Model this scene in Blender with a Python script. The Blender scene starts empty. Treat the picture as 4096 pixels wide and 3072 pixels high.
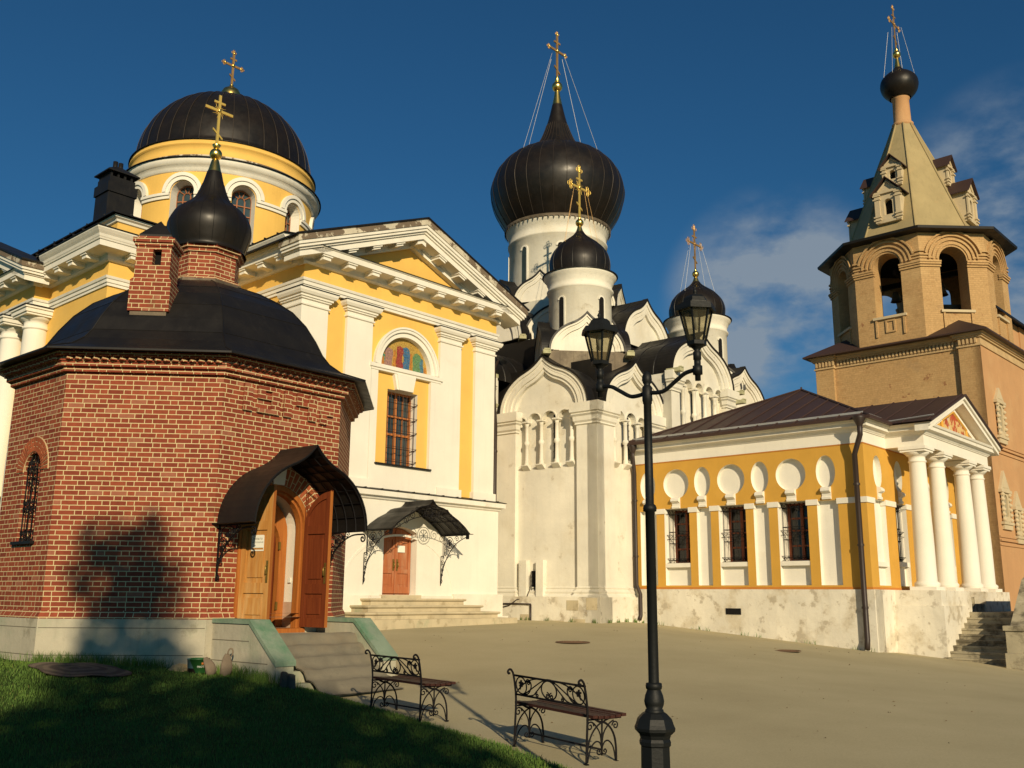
import bpy, math, random
from mathutils import Matrix, Vector
R = math.radians
random.seed(7)
S = bpy.context.scene
COL = S.collection

# ------------------------------------------------------------------ camera, sky, sun
PITCH, ROLL = R(12.45), R(0.47)
fw = Vector((0, math.cos(PITCH), math.sin(PITCH)))
up0 = Vector((0, -math.sin(PITCH), math.cos(PITCH)))
rt0 = Vector((1, 0, 0))
rt = rt0*math.cos(ROLL) + up0*math.sin(ROLL)
up = -rt0*math.sin(ROLL) + up0*math.cos(ROLL)
cd = bpy.data.cameras.new('camera')
cd.sensor_width = 36.0
cd.lens = 36.0*3850/4096
cd.clip_start = 0.1
cd.clip_end = 2000
cam = bpy.data.objects.new('camera', cd)
COL.objects.link(cam)
cam.matrix_world = Matrix(((rt.x, up.x, -fw.x, 0), (rt.y, up.y, -fw.y, 0), (rt.z, up.z, -fw.z, 1.6), (0, 0, 0, 1)))
S.camera = cam

SUN_EL, SUN_AZ = R(20.3), R(14.5)      # azimuth: degrees from -Y (behind the camera) towards +X
to_sun = Vector((math.sin(SUN_AZ)*math.cos(SUN_EL), -math.cos(SUN_AZ)*math.cos(SUN_EL), math.sin(SUN_EL)))
sl = bpy.data.lights.new('sun', 'SUN')
sl.energy = 4.8
sl.angle = R(0.6)
sl.color = (1.0, 0.83, 0.56)
sun = bpy.data.objects.new('sun', sl)
COL.objects.link(sun)
sun.rotation_euler = to_sun.to_track_quat('Z', 'Y').to_euler()

W = bpy.data.worlds.new('World')
S.world = W
W.use_nodes = True
nt = W.node_tree
nt.nodes.clear()
wo = nt.nodes.new('ShaderNodeOutputWorld')
bg = nt.nodes.new('ShaderNodeBackground')
sky = nt.nodes.new('ShaderNodeTexSky')
sky.sky_type = 'NISHITA'
sky.sun_disc = False
sky.sun_elevation = SUN_EL
sky.sun_rotation = R(180) - SUN_AZ
sky.air_density = 1.0
sky.dust_density = 0.3
sky.ozone_density = 3.0
bg.inputs['Strength'].default_value = 0.058
# thin clouds low on the right: soft noise in a few patches of the sky
tc = nt.nodes.new('ShaderNodeTexCoord')
nz = nt.nodes.new('ShaderNodeTexNoise')
nz.inputs['Scale'].default_value = 7.0
nz.inputs['Detail'].default_value = 7.0
nz.inputs['Roughness'].default_value = 0.55
mp = nt.nodes.new('ShaderNodeMapping')
mp.inputs['Scale'].default_value = (1.0, 1.0, 1.9)
nt.links.new(tc.outputs['Generated'], mp.inputs['Vector'])
nt.links.new(mp.outputs['Vector'], nz.inputs['Vector'])

def w_math(op, a, b=None):
    n = nt.nodes.new('ShaderNodeMath')
    n.operation = op
    for i, q in enumerate((a, b)):
        if q is None:
            continue
        if isinstance(q, (int, float)):
            n.inputs[i].default_value = q
        else:
            nt.links.new(q, n.inputs[i])
    return n.outputs[0]

def cloud_patch(d, tight, gain):
    v = Vector(d).normalized()
    dot = nt.nodes.new('ShaderNodeVectorMath')
    dot.operation = 'DOT_PRODUCT'
    dot.inputs[1].default_value = v
    nt.links.new(tc.outputs['Generated'], dot.inputs[0])
    mr = nt.nodes.new('ShaderNodeMapRange')
    mr.interpolation_type = 'SMOOTHSTEP'
    mr.inputs['From Min'].default_value = tight
    mr.inputs['From Max'].default_value = 1.0
    mr.inputs['To Max'].default_value = gain
    nt.links.new(dot.outputs['Value'], mr.inputs['Value'])
    return mr.outputs['Result']
patch = w_math('ADD', cloud_patch((0.268, 0.918, 0.288), 0.9920, 1.9), cloud_patch((0.475, 0.825, 0.335), 0.9890, 1.9))
nmr = nt.nodes.new('ShaderNodeMapRange')
nmr.interpolation_type = 'SMOOTHSTEP'
nmr.inputs['From Min'].default_value = 0.36
nmr.inputs['From Max'].default_value = 0.74
nt.links.new(nz.outputs['Fac'], nmr.inputs['Value'])
cl = w_math('MINIMUM', w_math('MULTIPLY', patch, nmr.outputs['Result']), 0.85)
tint = nt.nodes.new('ShaderNodeMix')
tint.data_type = 'RGBA'
tint.blend_type = 'MULTIPLY'
tint.inputs['Factor'].default_value = 1.0
tint.inputs['B'].default_value = (0.30, 0.76, 1.0, 1)
nt.links.new(sky.outputs['Color'], tint.inputs['A'])
mixc = nt.nodes.new('ShaderNodeMix')
mixc.data_type = 'RGBA'
mixc.inputs['B'].default_value = (4.3, 5.2, 6.2, 1)
nt.links.new(cl, mixc.inputs['Factor'])
nt.links.new(tint.outputs['Result'], mixc.inputs['A'])
nt.links.new(mixc.outputs['Result'], bg.inputs['Color'])
nt.links.new(bg.outputs[0], wo.inputs[0])

S.view_settings.view_transform = 'Standard'
S.view_settings.look = 'None'
S.view_settings.exposure = 0.0
S.view_settings.gamma = 1.0
S.render.engine = 'CYCLES'
S.cycles.max_bounces = 6
S.cycles.transparent_max_bounces = 12
S.cycles.use_denoising = True

# ------------------------------------------------------------------ mesh helpers
class MB:
    def __init__(s, M=None):
        s.v = []; s.f = []; s.mi = []; s.sm = []
        s.M = M or Matrix.Identity(4)
    def add(s, vs, fs, mi=0, sm=False):
        o = len(s.v)
        s.v += [s.M @ Vector(p) for p in vs]
        for f in fs:
            s.f.append([o+i for i in f]); s.mi.append(mi); s.sm.append(sm)
        return s
    def box(s, x0, x1, y0, y1, z0, z1, mi=0):
        vs = [(x, y, z) for z in (z0, z1) for y in (y0, y1) for x in (x0, x1)]
        return s.add(vs, [(0, 2, 3, 1), (4, 5, 7, 6), (0, 1, 5, 4), (1, 3, 7, 5), (3, 2, 6, 7), (2, 0, 4, 6)], mi)
    def prism(s, poly, y0, y1, mi=0, mside=None, caps=(True, True), sm=False):
        """poly: (x, z) points, counter-clockwise seen from -y; extruded from y0 to y1"""
        n = len(poly)
        vs = [(x, y0, z) for x, z in poly] + [(x, y1, z) for x, z in poly]
        if caps[0]: s.add(vs[:n], [tuple(range(n))], mi)
        if caps[1]: s.add(vs[n:], [tuple(reversed(range(n)))], mi)
        s.add(vs, [(i, i+n, (i+1) % n+n, (i+1) % n) for i in range(n)], mi if mside is None else mside, sm)
        return s
    def plan(s, poly, z0, z1, mi=0):
        """poly: (x, y) points counter-clockwise from above, extruded in z"""
        n = len(poly)
        vs = [(x, y, z0) for x, y in poly] + [(x, y, z1) for x, y in poly]
        s.add(vs, [tuple(reversed(range(n))), tuple(range(n, 2*n))], mi)
        s.add(vs, [(i, (i+1) % n, (i+1) % n+n, i+n) for i in range(n)], mi)
        return s
    def lathe(s, prof, n=32, c=(0, 0), a0=0.0, a1=None, mi=0, sm=True):
        full = a1 is None
        a1 = a0+2*math.pi if full else a1
        m = n if full else n+1
        vs = []
        for r, z in prof:
            for i in range(m):
                a = a0+(a1-a0)*i/n
                vs.append((c[0]+r*math.cos(a), c[1]+r*math.sin(a), z))
        fs = []
        for j in range(len(prof)-1):
            for i in range(n):
                k = (i+1) % m if full else i+1
                fs.append((j*m+i, j*m+k, (j+1)*m+k, (j+1)*m+i))
        return s.add(vs, fs, mi, sm)
    def tube(s, pts, r, n=6, mi=0, r1=None, closed=False):
        pts = [Vector(p) for p in pts]
        N = len(pts)
        vs = []
        prev = None
        for i, p in enumerate(pts):
            if closed: t = pts[(i+1) % N]-pts[i-1]
            else: t = pts[min(i+1, N-1)]-pts[max(i-1, 0)]
            t.normalize()
            if prev is None:
                a = Vector((0, 0, 1)) if abs(t.z) < .9 else Vector((1, 0, 0))
                prev = t.cross(a).normalized()
            u = (prev-t*prev.dot(t)).normalized()
            prev = u
            w = t.cross(u)
            rr = r if r1 is None else r+(r1-r)*i/max(1, N-1)
            for k in range(n):
                an = 2*math.pi*k/n
                vs.append(p+(u*math.cos(an)+w*math.sin(an))*rr)
        fs = []
        for i in range(N if closed else N-1):
            j = (i+1) % N
            for k in range(n):
                fs.append((i*n+k, i*n+(k+1) % n, j*n+(k+1) % n, j*n+k))
        if not closed:
            fs += [tuple(reversed(range(n))), tuple(range((N-1)*n, N*n))]
        return s.add(vs, fs, mi, n > 4)
    def bar(s, pts, r, mi=0): return s.tube(pts, r, 4, mi)
    def grid(s, rows, mi=0, sm=False, flip=False):
        m = len(rows[0])
        vs = [p for r in rows for p in r]
        fs = []
        for j in range(len(rows)-1):
            for i in range(m-1):
                q = (j*m+i, j*m+i+1, (j+1)*m+i+1, (j+1)*m+i)
                fs.append(tuple(reversed(q)) if flip else q)
        return s.add(vs, fs, mi, sm)
    def cornice(s, path, prof, closed=False, mi=0, caps=True, z=0.0):
        """sweep profile [(out, z)] along a plan path; outside is on the right of travel"""
        P = [Vector((p[0], p[1])) for p in path]
        N = len(P)
        offs = []
        for i in range(N):
            ds = []
            if closed or i > 0: ds.append((P[i]-P[i-1]).normalized())
            if closed or i < N-1: ds.append((P[(i+1) % N]-P[i]).normalized())
            ns = [Vector((d.y, -d.x)) for d in ds]
            m = sum(ns, Vector((0, 0))) / len(ns)
            m = m/max(m.length_squared, 1e-6)
            offs.append(m)
        rows = []
        for o, zz in prof:
            rows.append([(P[i].x+offs[i].x*o, P[i].y+offs[i].y*o, z+zz) for i in range(N)] + ([(P[0].x+offs[0].x*o, P[0].y+offs[0].y*o, z+zz)] if closed else []))
        s.grid(rows, mi)
        if caps and not closed:
            s.add([r[0] for r in rows], [tuple(range(len(rows)))], mi)
            s.add([r[-1] for r in rows], [tuple(reversed(range(len(rows))))], mi)
        return s
    def wall(s, x0, x1, z0, z1, yf, yb, ops=(), mi=0, mr=None):
        """a wall face in the plane y=yf with openings cut through to y=yb.
        op: (xa, xb, lo, hi[, n]) where lo/hi are numbers or functions of x; reveals get material mr"""
        mr = mi if mr is None else mr
        xs = {x0, x1}
        O = []
        for op in ops:
            xa, xb, lo, hi = op[:4]
            n = op[4] if len(op) > 4 else 1
            flo = lo if callable(lo) else (lambda x, q=lo: q)
            fhi = hi if callable(hi) else (lambda x, q=hi: q)
            O.append((xa, xb, flo, fhi, n))
            for i in range(n+1): xs.add(round(xa+(xb-xa)*(0.5-0.5*math.cos(math.pi*i/n)) if n > 1 else xa+(xb-xa)*i/n, 5))
        xs = sorted(xs)
        for a, b in zip(xs, xs[1:]):
            if b-a < 1e-6: continue
            m = (a+b)/2
            cuts = sorted([o for o in O if o[0]-1e-6 < m < o[1]+1e-6], key=lambda o: o[2](m))
            lo_a = lo_b = z0
            for o in cuts:
                la, lb, ha, hb = o[2](a), o[2](b), o[3](a), o[3](b)
                if la-lo_a > 1e-5 or lb-lo_b > 1e-5:
                    s.add([(a, yf, lo_a), (b, yf, lo_b), (b, yf, lb), (a, yf, la)], [(0, 1, 2, 3)], mi)
                s.add([(a, yf, la), (b, yf, lb), (b, yb, lb), (a, yb, la)], [(0, 1, 2, 3)], mr)
                s.add([(a, yf, ha), (b, yf, hb), (b, yb, hb), (a, yb, ha)], [(3, 2, 1, 0)], mr)
                lo_a, lo_b = ha, hb
            if z1-lo_a > 1e-5 or z1-lo_b > 1e-5:
                s.add([(a, yf, lo_a), (b, yf, lo_b), (b, yf, z1), (a, yf, z1)], [(0, 1, 2, 3)], mi)
        for xa, xb, flo, fhi, n in O:
            for x, fl in ((xa, False), (xb, True)):
                if fhi(x)-flo(x) > 1e-4:
                    q = (0, 1, 2, 3)
                    s.add([(x, yf, flo(x)), (x, yf, fhi(x)), (x, yb, fhi(x)), (x, yb, flo(x))], [q if not fl else q[::-1]], mr)
        return s
    def build(s, name, mats, parent=None, M=None):
        me = bpy.data.meshes.new(name)
        me.from_pydata([tuple(p) for p in s.v], [], s.f)
        mats = mats if isinstance(mats, (list, tuple)) else [mats]
        for m in mats: me.materials.append(m)
        me.polygons.foreach_set('material_index', s.mi)
        me.polygons.foreach_set('use_smooth', s.sm)
        uv = me.uv_layers.new(name='UVMap')
        for p in me.polygons:
            n = p.normal
            if abs(n.z) > .85: ax, az = Vector((1, 0, 0)), Vector((0, 1, 0))
            else:
                ax = Vector((-n.y, n.x, 0)).normalized(); az = Vector((0, 0, 1))
            for li in p.loop_indices:
                co = me.vertices[me.loops[li].vertex_index].co
                uv.data[li].uv = (co.dot(ax), co.dot(az))
        me.update()
        o = bpy.data.objects.new(name, me)
        COL.objects.link(o)
        if parent is not None: o.parent = parent
        if M is not None: o.matrix_local = M
        return o

def T(x, y, z): return Matrix.Translation((x, y, z))
def RZ(d): return Matrix.Rotation(R(d), 4, 'Z')
def tag(o, label=None, cat=None, group=None, kind=None):
    if label: o['label'] = label
    if cat: o['category'] = cat
    if group: o['group'] = group
    if kind: o['kind'] = kind
    return o
def thing(name, label, cat, loc, rz=0.0, group=None):
    o = bpy.data.objects.new(name, None)
    o.empty_display_size = .3
    COL.objects.link(o)
    o.location = loc
    o.rotation_euler = (0, 0, R(rz))
    return tag(o, label, cat, group)
def copy_tree(o, parent=None):
    c = o.copy()
    COL.objects.link(c)
    if parent is not None: c.parent = parent
    for ch in [q for q in bpy.data.objects if q.parent == o]: copy_tree(ch, c)
    return c
def spline(pts, n=6):
    out = []
    P = [pts[0]]+list(pts)+[pts[-1]]
    for i in range(1, len(P)-2):
        p0, p1, p2, p3 = [Vector(q) for q in P[i-1:i+3]]
        for k in range(n):
            t = k/n
            out.append(tuple(.5*((2*p1)+(-p0+p2)*t+(2*p0-5*p1+4*p2-p3)*t*t+(-p0+3*p1-3*p2+p3)*t**3)))
    out.append(tuple(pts[-1]))
    return out
def arc(cx, cz, r, a0, a1, n=16, rz=None):
    rz = r if rz is None else rz
    return [(cx+r*math.cos(R(a0+(a1-a0)*i/n)), cz+rz*math.sin(R(a0+(a1-a0)*i/n))) for i in range(n+1)]
def ogee(c, hw, z0, h, n=9, k=.8):
    """keel arch outline from right foot over the tip to left foot, (x, z)"""
    right = []
    for i in range(n+1):
        a = R(66*i/n)
        right.append((hw*math.cos(a), z0+k*h*math.sin(a)))
    x1, z1 = right[-1]
    for i in range(1, 7):
        t = i/6
        bx = (1-t)**2*x1+2*t*(1-t)*x1*.42+0
        bz = (1-t)**2*z1+2*t*(1-t)*(z1+.30*(z0+h-z1))+t*t*(z0+h)
        right.append((bx, bz))
    left = [(-x, z) for x, z in reversed(right[:-1])]
    return [(c+x, z) for x, z in right+left]
def spiral(cx, cz, r, a0, turns, n=18, r1=.15):
    return [(cx+r*(1-(1-r1)*i/n)*math.cos(R(a0+360*turns*i/n)), cz+r*(1-(1-r1)*i/n)*math.sin(R(a0+360*turns*i/n))) for i in range(n+1)]

# ------------------------------------------------------------------ materials
def new_mat(name):
    m = bpy.data.materials.new(name)
    m.use_nodes = True
    n = m.node_tree
    b = n.nodes['Principled BSDF']
    return m, n, b
def link(n, a, b): n.links.new(a, b)
def mk(n, kind, **kw):
    x = n.nodes.new(kind)
    for k, v in kw.items():
        if k in x.inputs: x.inputs[k].default_value = v
        else: setattr(x, k, v)
    return x
def noise(n, vec, scale, detail=4, rough=.55):
    x = mk(n, 'ShaderNodeTexNoise', Scale=scale, Detail=detail, Roughness=rough)
    link(n, vec, x.inputs['Vector'])
    return x.outputs['Fac']
def rng(n, fac, a, b, lo=0.0, hi=1.0):
    x = n.nodes.new('ShaderNodeMapRange')
    x.inputs['From Min'].default_value = a; x.inputs['From Max'].default_value = b
    x.inputs['To Min'].default_value = lo; x.inputs['To Max'].default_value = hi
    link(n, fac, x.inputs['Value'])
    return x.outputs['Result']
def mixc(n, fac, a, b, blend='MIX'):
    x = n.nodes.new('ShaderNodeMix')
    x.data_type = 'RGBA'; x.blend_type = blend
    for s, q in (('Factor', fac), ('A', a), ('B', b)):
        if isinstance(q, (int, float)): x.inputs[s].default_value = q
        elif isinstance(q, tuple): x.inputs[s].default_value = q if len(q) == 4 else q+(1,)
        else: link(n, q, x.inputs[s])
    return x.outputs['Result']
def mth(n, op, a, b=None, c=None):
    x = n.nodes.new('ShaderNodeMath'); x.operation = op
    for i, q in enumerate((a, b, c)):
        if q is None: continue
        if isinstance(q, (int, float)): x.inputs[i].default_value = q
        else: link(n, q, x.inputs[i])
    return x.outputs[0]
def bump(n, b, h, strength=.3, dist=.02):
    x = mk(n, 'ShaderNodeBump', Strength=strength, Distance=dist)
    link(n, h, x.inputs['Height'])
    link(n, x.outputs['Normal'], b.inputs['Normal'])
def ocoord(n): return n.nodes.new('ShaderNodeTexCoord').outputs['Object']
def stretched(n, vec, sc):
    x = n.nodes.new('ShaderNodeMapping'); x.inputs['Scale'].default_value = sc
    link(n, vec, x.inputs['Vector'])
    return x.outputs['Vector']

def surf(name, col, rough=.8, metal=0.0, vary=.12, scale=1.2, stains=(), streak=0.0, bstr=.15, bscale=25, spec=.3, grain=.06):
    """plain weathered surface: base colour, soft mottling, fine grain, then stain patches
    stains: (colour, scale, threshold, softness, amount)"""
    m, n, b = new_mat(name)
    v = ocoord(n)
    c = mixc(n, rng(n, noise(n, v, scale, 5), .3, .7), tuple(q*(1-vary) for q in col), tuple(min(1, q*(1+vary*.6)) for q in col))
    if grain: c = mixc(n, grain*2, c, mixc(n, 1.0, c, mixc(n, noise(n, v, 60, 3), (.3, .3, .3), (1.7, 1.7, 1.7)), 'MULTIPLY'))
    for sc, ss, th, so, am in stains:
        f = rng(n, noise(n, v, ss, 8, .65), th, th+so, 0, am)
        c = mixc(n, f, c, sc)
    if streak:
        f = rng(n, noise(n, stretched(n, v, (6, 6, .5)), 1.0, 6, .6), .52, .75, 0, streak)
        c = mixc(n, f, c, tuple(q*.55 for q in col))
    link(n, c, b.inputs['Base Color'])
    b.inputs['Roughness'].default_value = rough
    b.inputs['Metallic'].default_value = metal
    b.inputs['Specular IOR Level'].default_value = spec
    if bstr: bump(n, b, noise(n, v, bscale, 5), bstr, .02)
    return m

def brick_mat(name, cols, mortar, bw=.25, hw=.12, rh=.077, j=.011, stains=()):
    """rows of stretchers and headers with jittered bond, in metres over the box-projected UVs"""
    m, n, b = new_mat(name)
    uv = n.nodes.new('ShaderNodeTexCoord').outputs['UV']
    sp = n.nodes.new('ShaderNodeSeparateXYZ'); link(n, uv, sp.inputs[0])
    wob = noise(n, uv, 9, 2)
    x = mth(n, 'ADD', sp.outputs['X'], mth(n, 'MULTIPLY', mth(n, 'SUBTRACT', wob, .5), .012))
    z = mth(n, 'ADD', sp.outputs['Y'], mth(n, 'MULTIPLY', mth(n, 'SUBTRACT', wob, .5), .006))
    zr = mth(n, 'DIVIDE', z, rh)
    row = mth(n, 'FLOOR', zr)
    P = bw+hw
    wn = n.nodes.new('ShaderNodeTexWhiteNoise'); wn.noise_dimensions = '1D'; link(n, row, wn.inputs['W'])
    off = mth(n, 'ADD', mth(n, 'MULTIPLY', mth(n, 'MODULO', row, 2), P*.5), mth(n, 'MULTIPLY', wn.outputs['Value'], .07))
    xx = mth(n, 'ADD', mth(n, 'ADD', x, off), 100*P)
    xp = mth(n, 'DIVIDE', xx, P)
    cell = mth(n, 'FLOOR', xp)
    xf = mth(n, 'MULTIPLY', mth(n, 'FRACT', xp), P)
    second = mth(n, 'GREATER_THAN', xf, bw)
    xin = mth(n, 'SUBTRACT', xf, mth(n, 'MULTIPLY', second, bw))
    zin = mth(n, 'MULTIPLY', mth(n, 'FRACT', zr), rh)
    mor = mth(n, 'MAXIMUM', mth(n, 'LESS_THAN', xin, j), mth(n, 'LESS_THAN', zin, j))
    cid = n.nodes.new('ShaderNodeCombineXYZ')
    link(n, row, cid.inputs[0]); link(n, mth(n, 'ADD', mth(n, 'MULTIPLY', cell, 2), second), cid.inputs[1])
    w2 = n.nodes.new('ShaderNodeTexWhiteNoise'); w2.noise_dimensions = '3D'; link(n, cid.outputs[0], w2.inputs['Vector'])
    c = mixc(n, w2.outputs['Value'], cols[0], cols[1])
    c = mixc(n, mth(n, 'GREATER_THAN', w2.outputs['Value'], .93), c, cols[2])
    ob = ocoord(n)
    c = mixc(n, .55, c, mixc(n, 1.0, c, mixc(n, noise(n, ob, 14, 6), (.35, .35, .35), (1.6, 1.6, 1.6)), 'MULTIPLY'))
    mc = mixc(n, noise(n, ob, 5, 4), tuple(q*.75 for q in mortar), mortar)
    c = mixc(n, mor, c, mc)
    for sc, ss, th, so, am in stains:
        c = mixc(n, rng(n, noise(n, ob, ss, 7, .62), th, th+so, 0, am), c, sc)
    link(n, c, b.inputs['Base Color'])
    b.inputs['Roughness'].default_value = .85
    b.inputs['Specular IOR Level'].default_value = .25
    h = mth(n, 'ADD', mth(n, 'MULTIPLY', mth(n, 'SUBTRACT', 1.0, mor), 1.0), mth(n, 'MULTIPLY', noise(n, ob, 40, 4), .35))
    bump(n, b, h, .6, .008)
    return m

def wood_mat(name, a, bcol, worn=None, wamt=.0):
    m, n, b = new_mat(name)
    v = ocoord(n)
    g = noise(n, stretched(n, v, (16, 16, 1.1)), 1.6, 6, .6)
    c = mixc(n, rng(n, g, .3, .7), a, bcol)
    if worn: c = mixc(n, rng(n, noise(n, stretched(n, v, (5, 5, .8)), 1.4, 5), .5, .72, 0, wamt), c, worn)
    link(n, c, b.inputs['Base Color'])
    b.inputs['Roughness'].default_value = .6
    b.inputs['Specular IOR Level'].default_value = .2
    bump(n, b, g, .15, .01)
    return m

M = {}
M['brick'] = brick_mat('red_brick', ((.185, .036, .018), (.29, .066, .030), (.30, .105, .06)), (.66, .54, .29), j=.0125, stains=(((.10, .07, .03), .9, .60, .12, .45),))
M['brick_green'] = M['brick']
YEL = (.78, .48, .115)
M['yellow'] = surf('yellow_plaster', YEL, .85, vary=.09, scale=.7, stains=(((.78, .55, .20), .8, .6, .2, .35), ((.45, .27, .07), 1.6, .66, .1, .35)), streak=.12)
M['ochre'] = surf('ochre_plaster', (.60, .33, .055), .85, vary=.10, scale=.9, stains=(((.70, .42, .11), 1.0, .58, .2, .35), ((.40, .20, .04), 2.2, .64, .12, .35)), streak=.10)
M['orange'] = surf('orange_band', (.52, .20, .035), .85)
WHT = (.77, .73, .63)
M['white'] = surf('white_plaster', WHT, .85, vary=.07, scale=.8, stains=(((.60, .53, .38), 1.1, .60, .2, .35), ((.45, .40, .30), 3.0, .68, .1, .3)), streak=.12)
M['white2'] = surf('old_whitewash', (.74, .70, .59), .9, vary=.12, scale=.9, stains=(((.54, .46, .31), .6, .50, .25, .55), ((.42, .36, .26), 2.4, .62, .08, .55), ((.34, .28, .19), 5.5, .68, .04, .5)), streak=.18, bstr=.35, bscale=8)
M['peel'] = surf('peeling_plinth', (.74, .69, .57), .92, vary=.14, scale=1.0, stains=(((.50, .42, .28), 1.3, .50, .10, .55), ((.36, .31, .23), 2.6, .57, .06, .55), ((.20, .24, .16), .8, .66, .12, .45), ((.30, .24, .15), 5.0, .64, .05, .6)), streak=.25, bstr=.6, bscale=6)
M['cornice'] = surf('white_cornice', WHT, .85, vary=.08, scale=1.5, stains=(((.50, .45, .33), 1.7, .58, .15, .4),), streak=.2)
M['weathered'] = surf('bare_weathered_edge', (.56, .50, .38), .9, vary=.2, scale=2, stains=(((.12, .08, .05), 2.2, .46, .04, .9),), bstr=.5)
M['stone'] = surf('grey_limestone', (.44, .40, .30), .9, vary=.15, scale=1.3, stains=(((.17, .25, .15), .9, .50, .2, .55), ((.16, .14, .09), 2.6, .58, .1, .5), ((.55, .50, .36), 2.0, .62, .1, .4)), streak=.4, bstr=.45, bscale=9)
M['mossy'] = surf('green_stained_cap', (.22, .28, .20), .85, vary=.2, scale=2.0, stains=(((.07, .19, .10), 1.5, .46, .16, .8), ((.33, .33, .24), 2.0, .60, .1, .5)), streak=.3, bstr=.3)
M['step'] = surf('limestone_step', (.52, .44, .29), .9, vary=.15, scale=1.6, stains=(((.20, .28, .18), .9, .58, .12, .5), ((.26, .20, .11), 2.6, .56, .08, .5)), streak=.3, bstr=.4, bscale=8)
M['oldstep'] = surf('dark_old_step', (.40, .35, .24), .95, vary=.2, scale=1.8, stains=(((.09, .075, .05), 1.6, .45, .12, .85), ((.55, .49, .36), 2.4, .60, .08, .5)), bstr=.7, bscale=7)
M['tan'] = brick_mat('tan_brick', ((.44, .275, .12), (.48, .30, .135), (.42, .255, .11)), (.44, .275, .12), bw=.27, hw=.13, rh=.085, j=.008, stains=(((.60, .42, .20), .5, .50, .2, .5), ((.25, .11, .05), 2.6, .66, .03, .8), ((.22, .16, .10), .9, .60, .15, .45)))
M['pink'] = surf('tan_limewash', (.50, .28, .13), .9, vary=.10, scale=.7, stains=(((.60, .40, .20), .6, .5, .2, .45), ((.26, .12, .05), 3.5, .69, .03, .7)), streak=.2, bstr=.35, bscale=10)
M['tanwhite'] = surf('pale_limewash', (.54, .44, .28), .9, vary=.1, stains=(((.40, .30, .17), 3.0, .58, .1, .5),))
M['tent'] = surf('tent_plaster', (.37, .29, .145), .9, vary=.14, scale=.8, stains=(((.27, .22, .11), .7, .5, .2, .5), ((.44, .28, .13), 1.1, .56, .15, .4), ((.22, .19, .10), 2.6, .62, .1, .5)), streak=.3, bstr=.4)
def copper(name, col, rough, tintc):
    m, n, b = new_mat(name)
    v = ocoord(n)
    c = mixc(n, rng(n, noise(n, v, 1.2, 5), .35, .7), col, tintc)
    c = mixc(n, rng(n, noise(n, stretched(n, v, (3, 3, .6)), 2.5, 6, .65), .55, .75, 0, .45), c, tuple(q*2.0 for q in tintc))
    link(n, c, b.inputs['Base Color'])
    b.inputs['Metallic'].default_value = .15
    b.inputs['Specular IOR Level'].default_value = .35
    link(n, rng(n, noise(n, v, 3, 4), .3, .7, rough-.08, rough+.1), b.inputs['Roughness'])
    bump(n, b, noise(n, v, 2.2, 3), .12, .03)
    return m
M['copper'] = copper('dark_copper', (.009, .008, .0075), .50, (.014, .012, .010))
M['domecop'] = copper('dome_copper', (.010, .0085, .007), .42, (.017, .012, .008))
M['lead'] = surf('brown_sheet_metal', (.13, .10, .065), .6, .2, vary=.3, scale=2.5, stains=(((.22, .18, .12), 1.7, .5, .1, .6), ((.05, .04, .03), 2.1, .58, .05, .6)), bstr=.2)
M['seam'] = surf('seam_metal', (.045, .034, .026), .5, .2, bstr=0)
M['roofbrown'] = surf('brown_roof_sheet', (.060, .034, .027), .55, .1, vary=.12, scale=.8, stains=(((.085, .05, .035), 1.1, .56, .2, .4),), bstr=.08)
M['gutter'] = surf('galvanised_edge', (.42, .42, .40), .5, .4)
M['iron'] = surf('black_iron', (.007, .006, .007), .65, .0, vary=.2, scale=6, bstr=.1, spec=.18)
M['lampblack'] = surf('black_cast_iron', (.007, .008, .008), .55, 0, vary=.2, scale=6, bstr=.12, bscale=40, spec=.28)
M['brownpipe'] = surf('brown_downpipe', (.030, .018, .014), .5, 0, vary=.2, spec=.45)
def gold_mat():
    m, n, b = new_mat('gilding')
    c = mixc(n, noise(n, ocoord(n), 8, 4), (.80, .52, .10), (.95, .70, .22))
    link(n, c, b.inputs['Base Color'])
    b.inputs['Metallic'].default_value = 1.0
    b.inputs['Roughness'].default_value = .28
    return m
M['gold'] = gold_mat()
def goldp():
    m, n, b = new_mat('gilded_flat')
    b.inputs['Base Color'].default_value = (.72, .50, .12, 1)
    b.inputs['Metallic'].default_value = .55
    b.inputs['Roughness'].default_value = .5
    return m
M['goldflat'] = goldp()
M['oldgold'] = surf('tarnished_gilding', (.40, .24, .09), .5, .5, vary=.3, scale=4, bstr=0)
def glass_mat(name, col):
    m, n, b = new_mat(name)
    c = mixc(n, noise(n, ocoord(n), 1.6, 3), tuple(q*.5 for q in col), tuple(q*1.5 for q in col))
    link(n, c, b.inputs['Base Color'])
    b.inputs['Roughness'].default_value = .12
    b.inputs['Specular IOR Level'].default_value = .6
    bump(n, b, noise(n, ocoord(n), 3, 2), .05, .02)
    return m
M['glass'] = glass_mat('window_glass', (.035, .055, .06))
M['darkglass'] = glass_mat('dark_glass', (.010, .010, .010))
M['black'] = surf('dark_interior', (.006, .005, .005), .95, bstr=0)
M['frame'] = wood_mat('red_brown_frame', (.20, .055, .028), (.30, .09, .04))
M['doorlight'] = wood_mat('honey_door_wood', (.36, .15, .035), (.52, .26, .07), (.58, .40, .18), .55)
M['doordark'] = wood_mat('red_door_wood', (.125, .026, .009), (.19, .045, .013))
M['dooredge'] = wood_mat('orange_door_edge', (.30, .09, .02), (.42, .15, .03))
M['doorred'] = wood_mat('faded_red_door', (.33, .10, .04), (.42, .15, .06), (.46, .28, .17), .55)
M['slat'] = wood_mat('brown_bench_slat', (.035, .013, .010), (.060, .022, .015))
M['brass'] = surf('aged_brass', (.30, .20, .05), .4, .7, vary=.2, scale=10, bstr=0)
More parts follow.
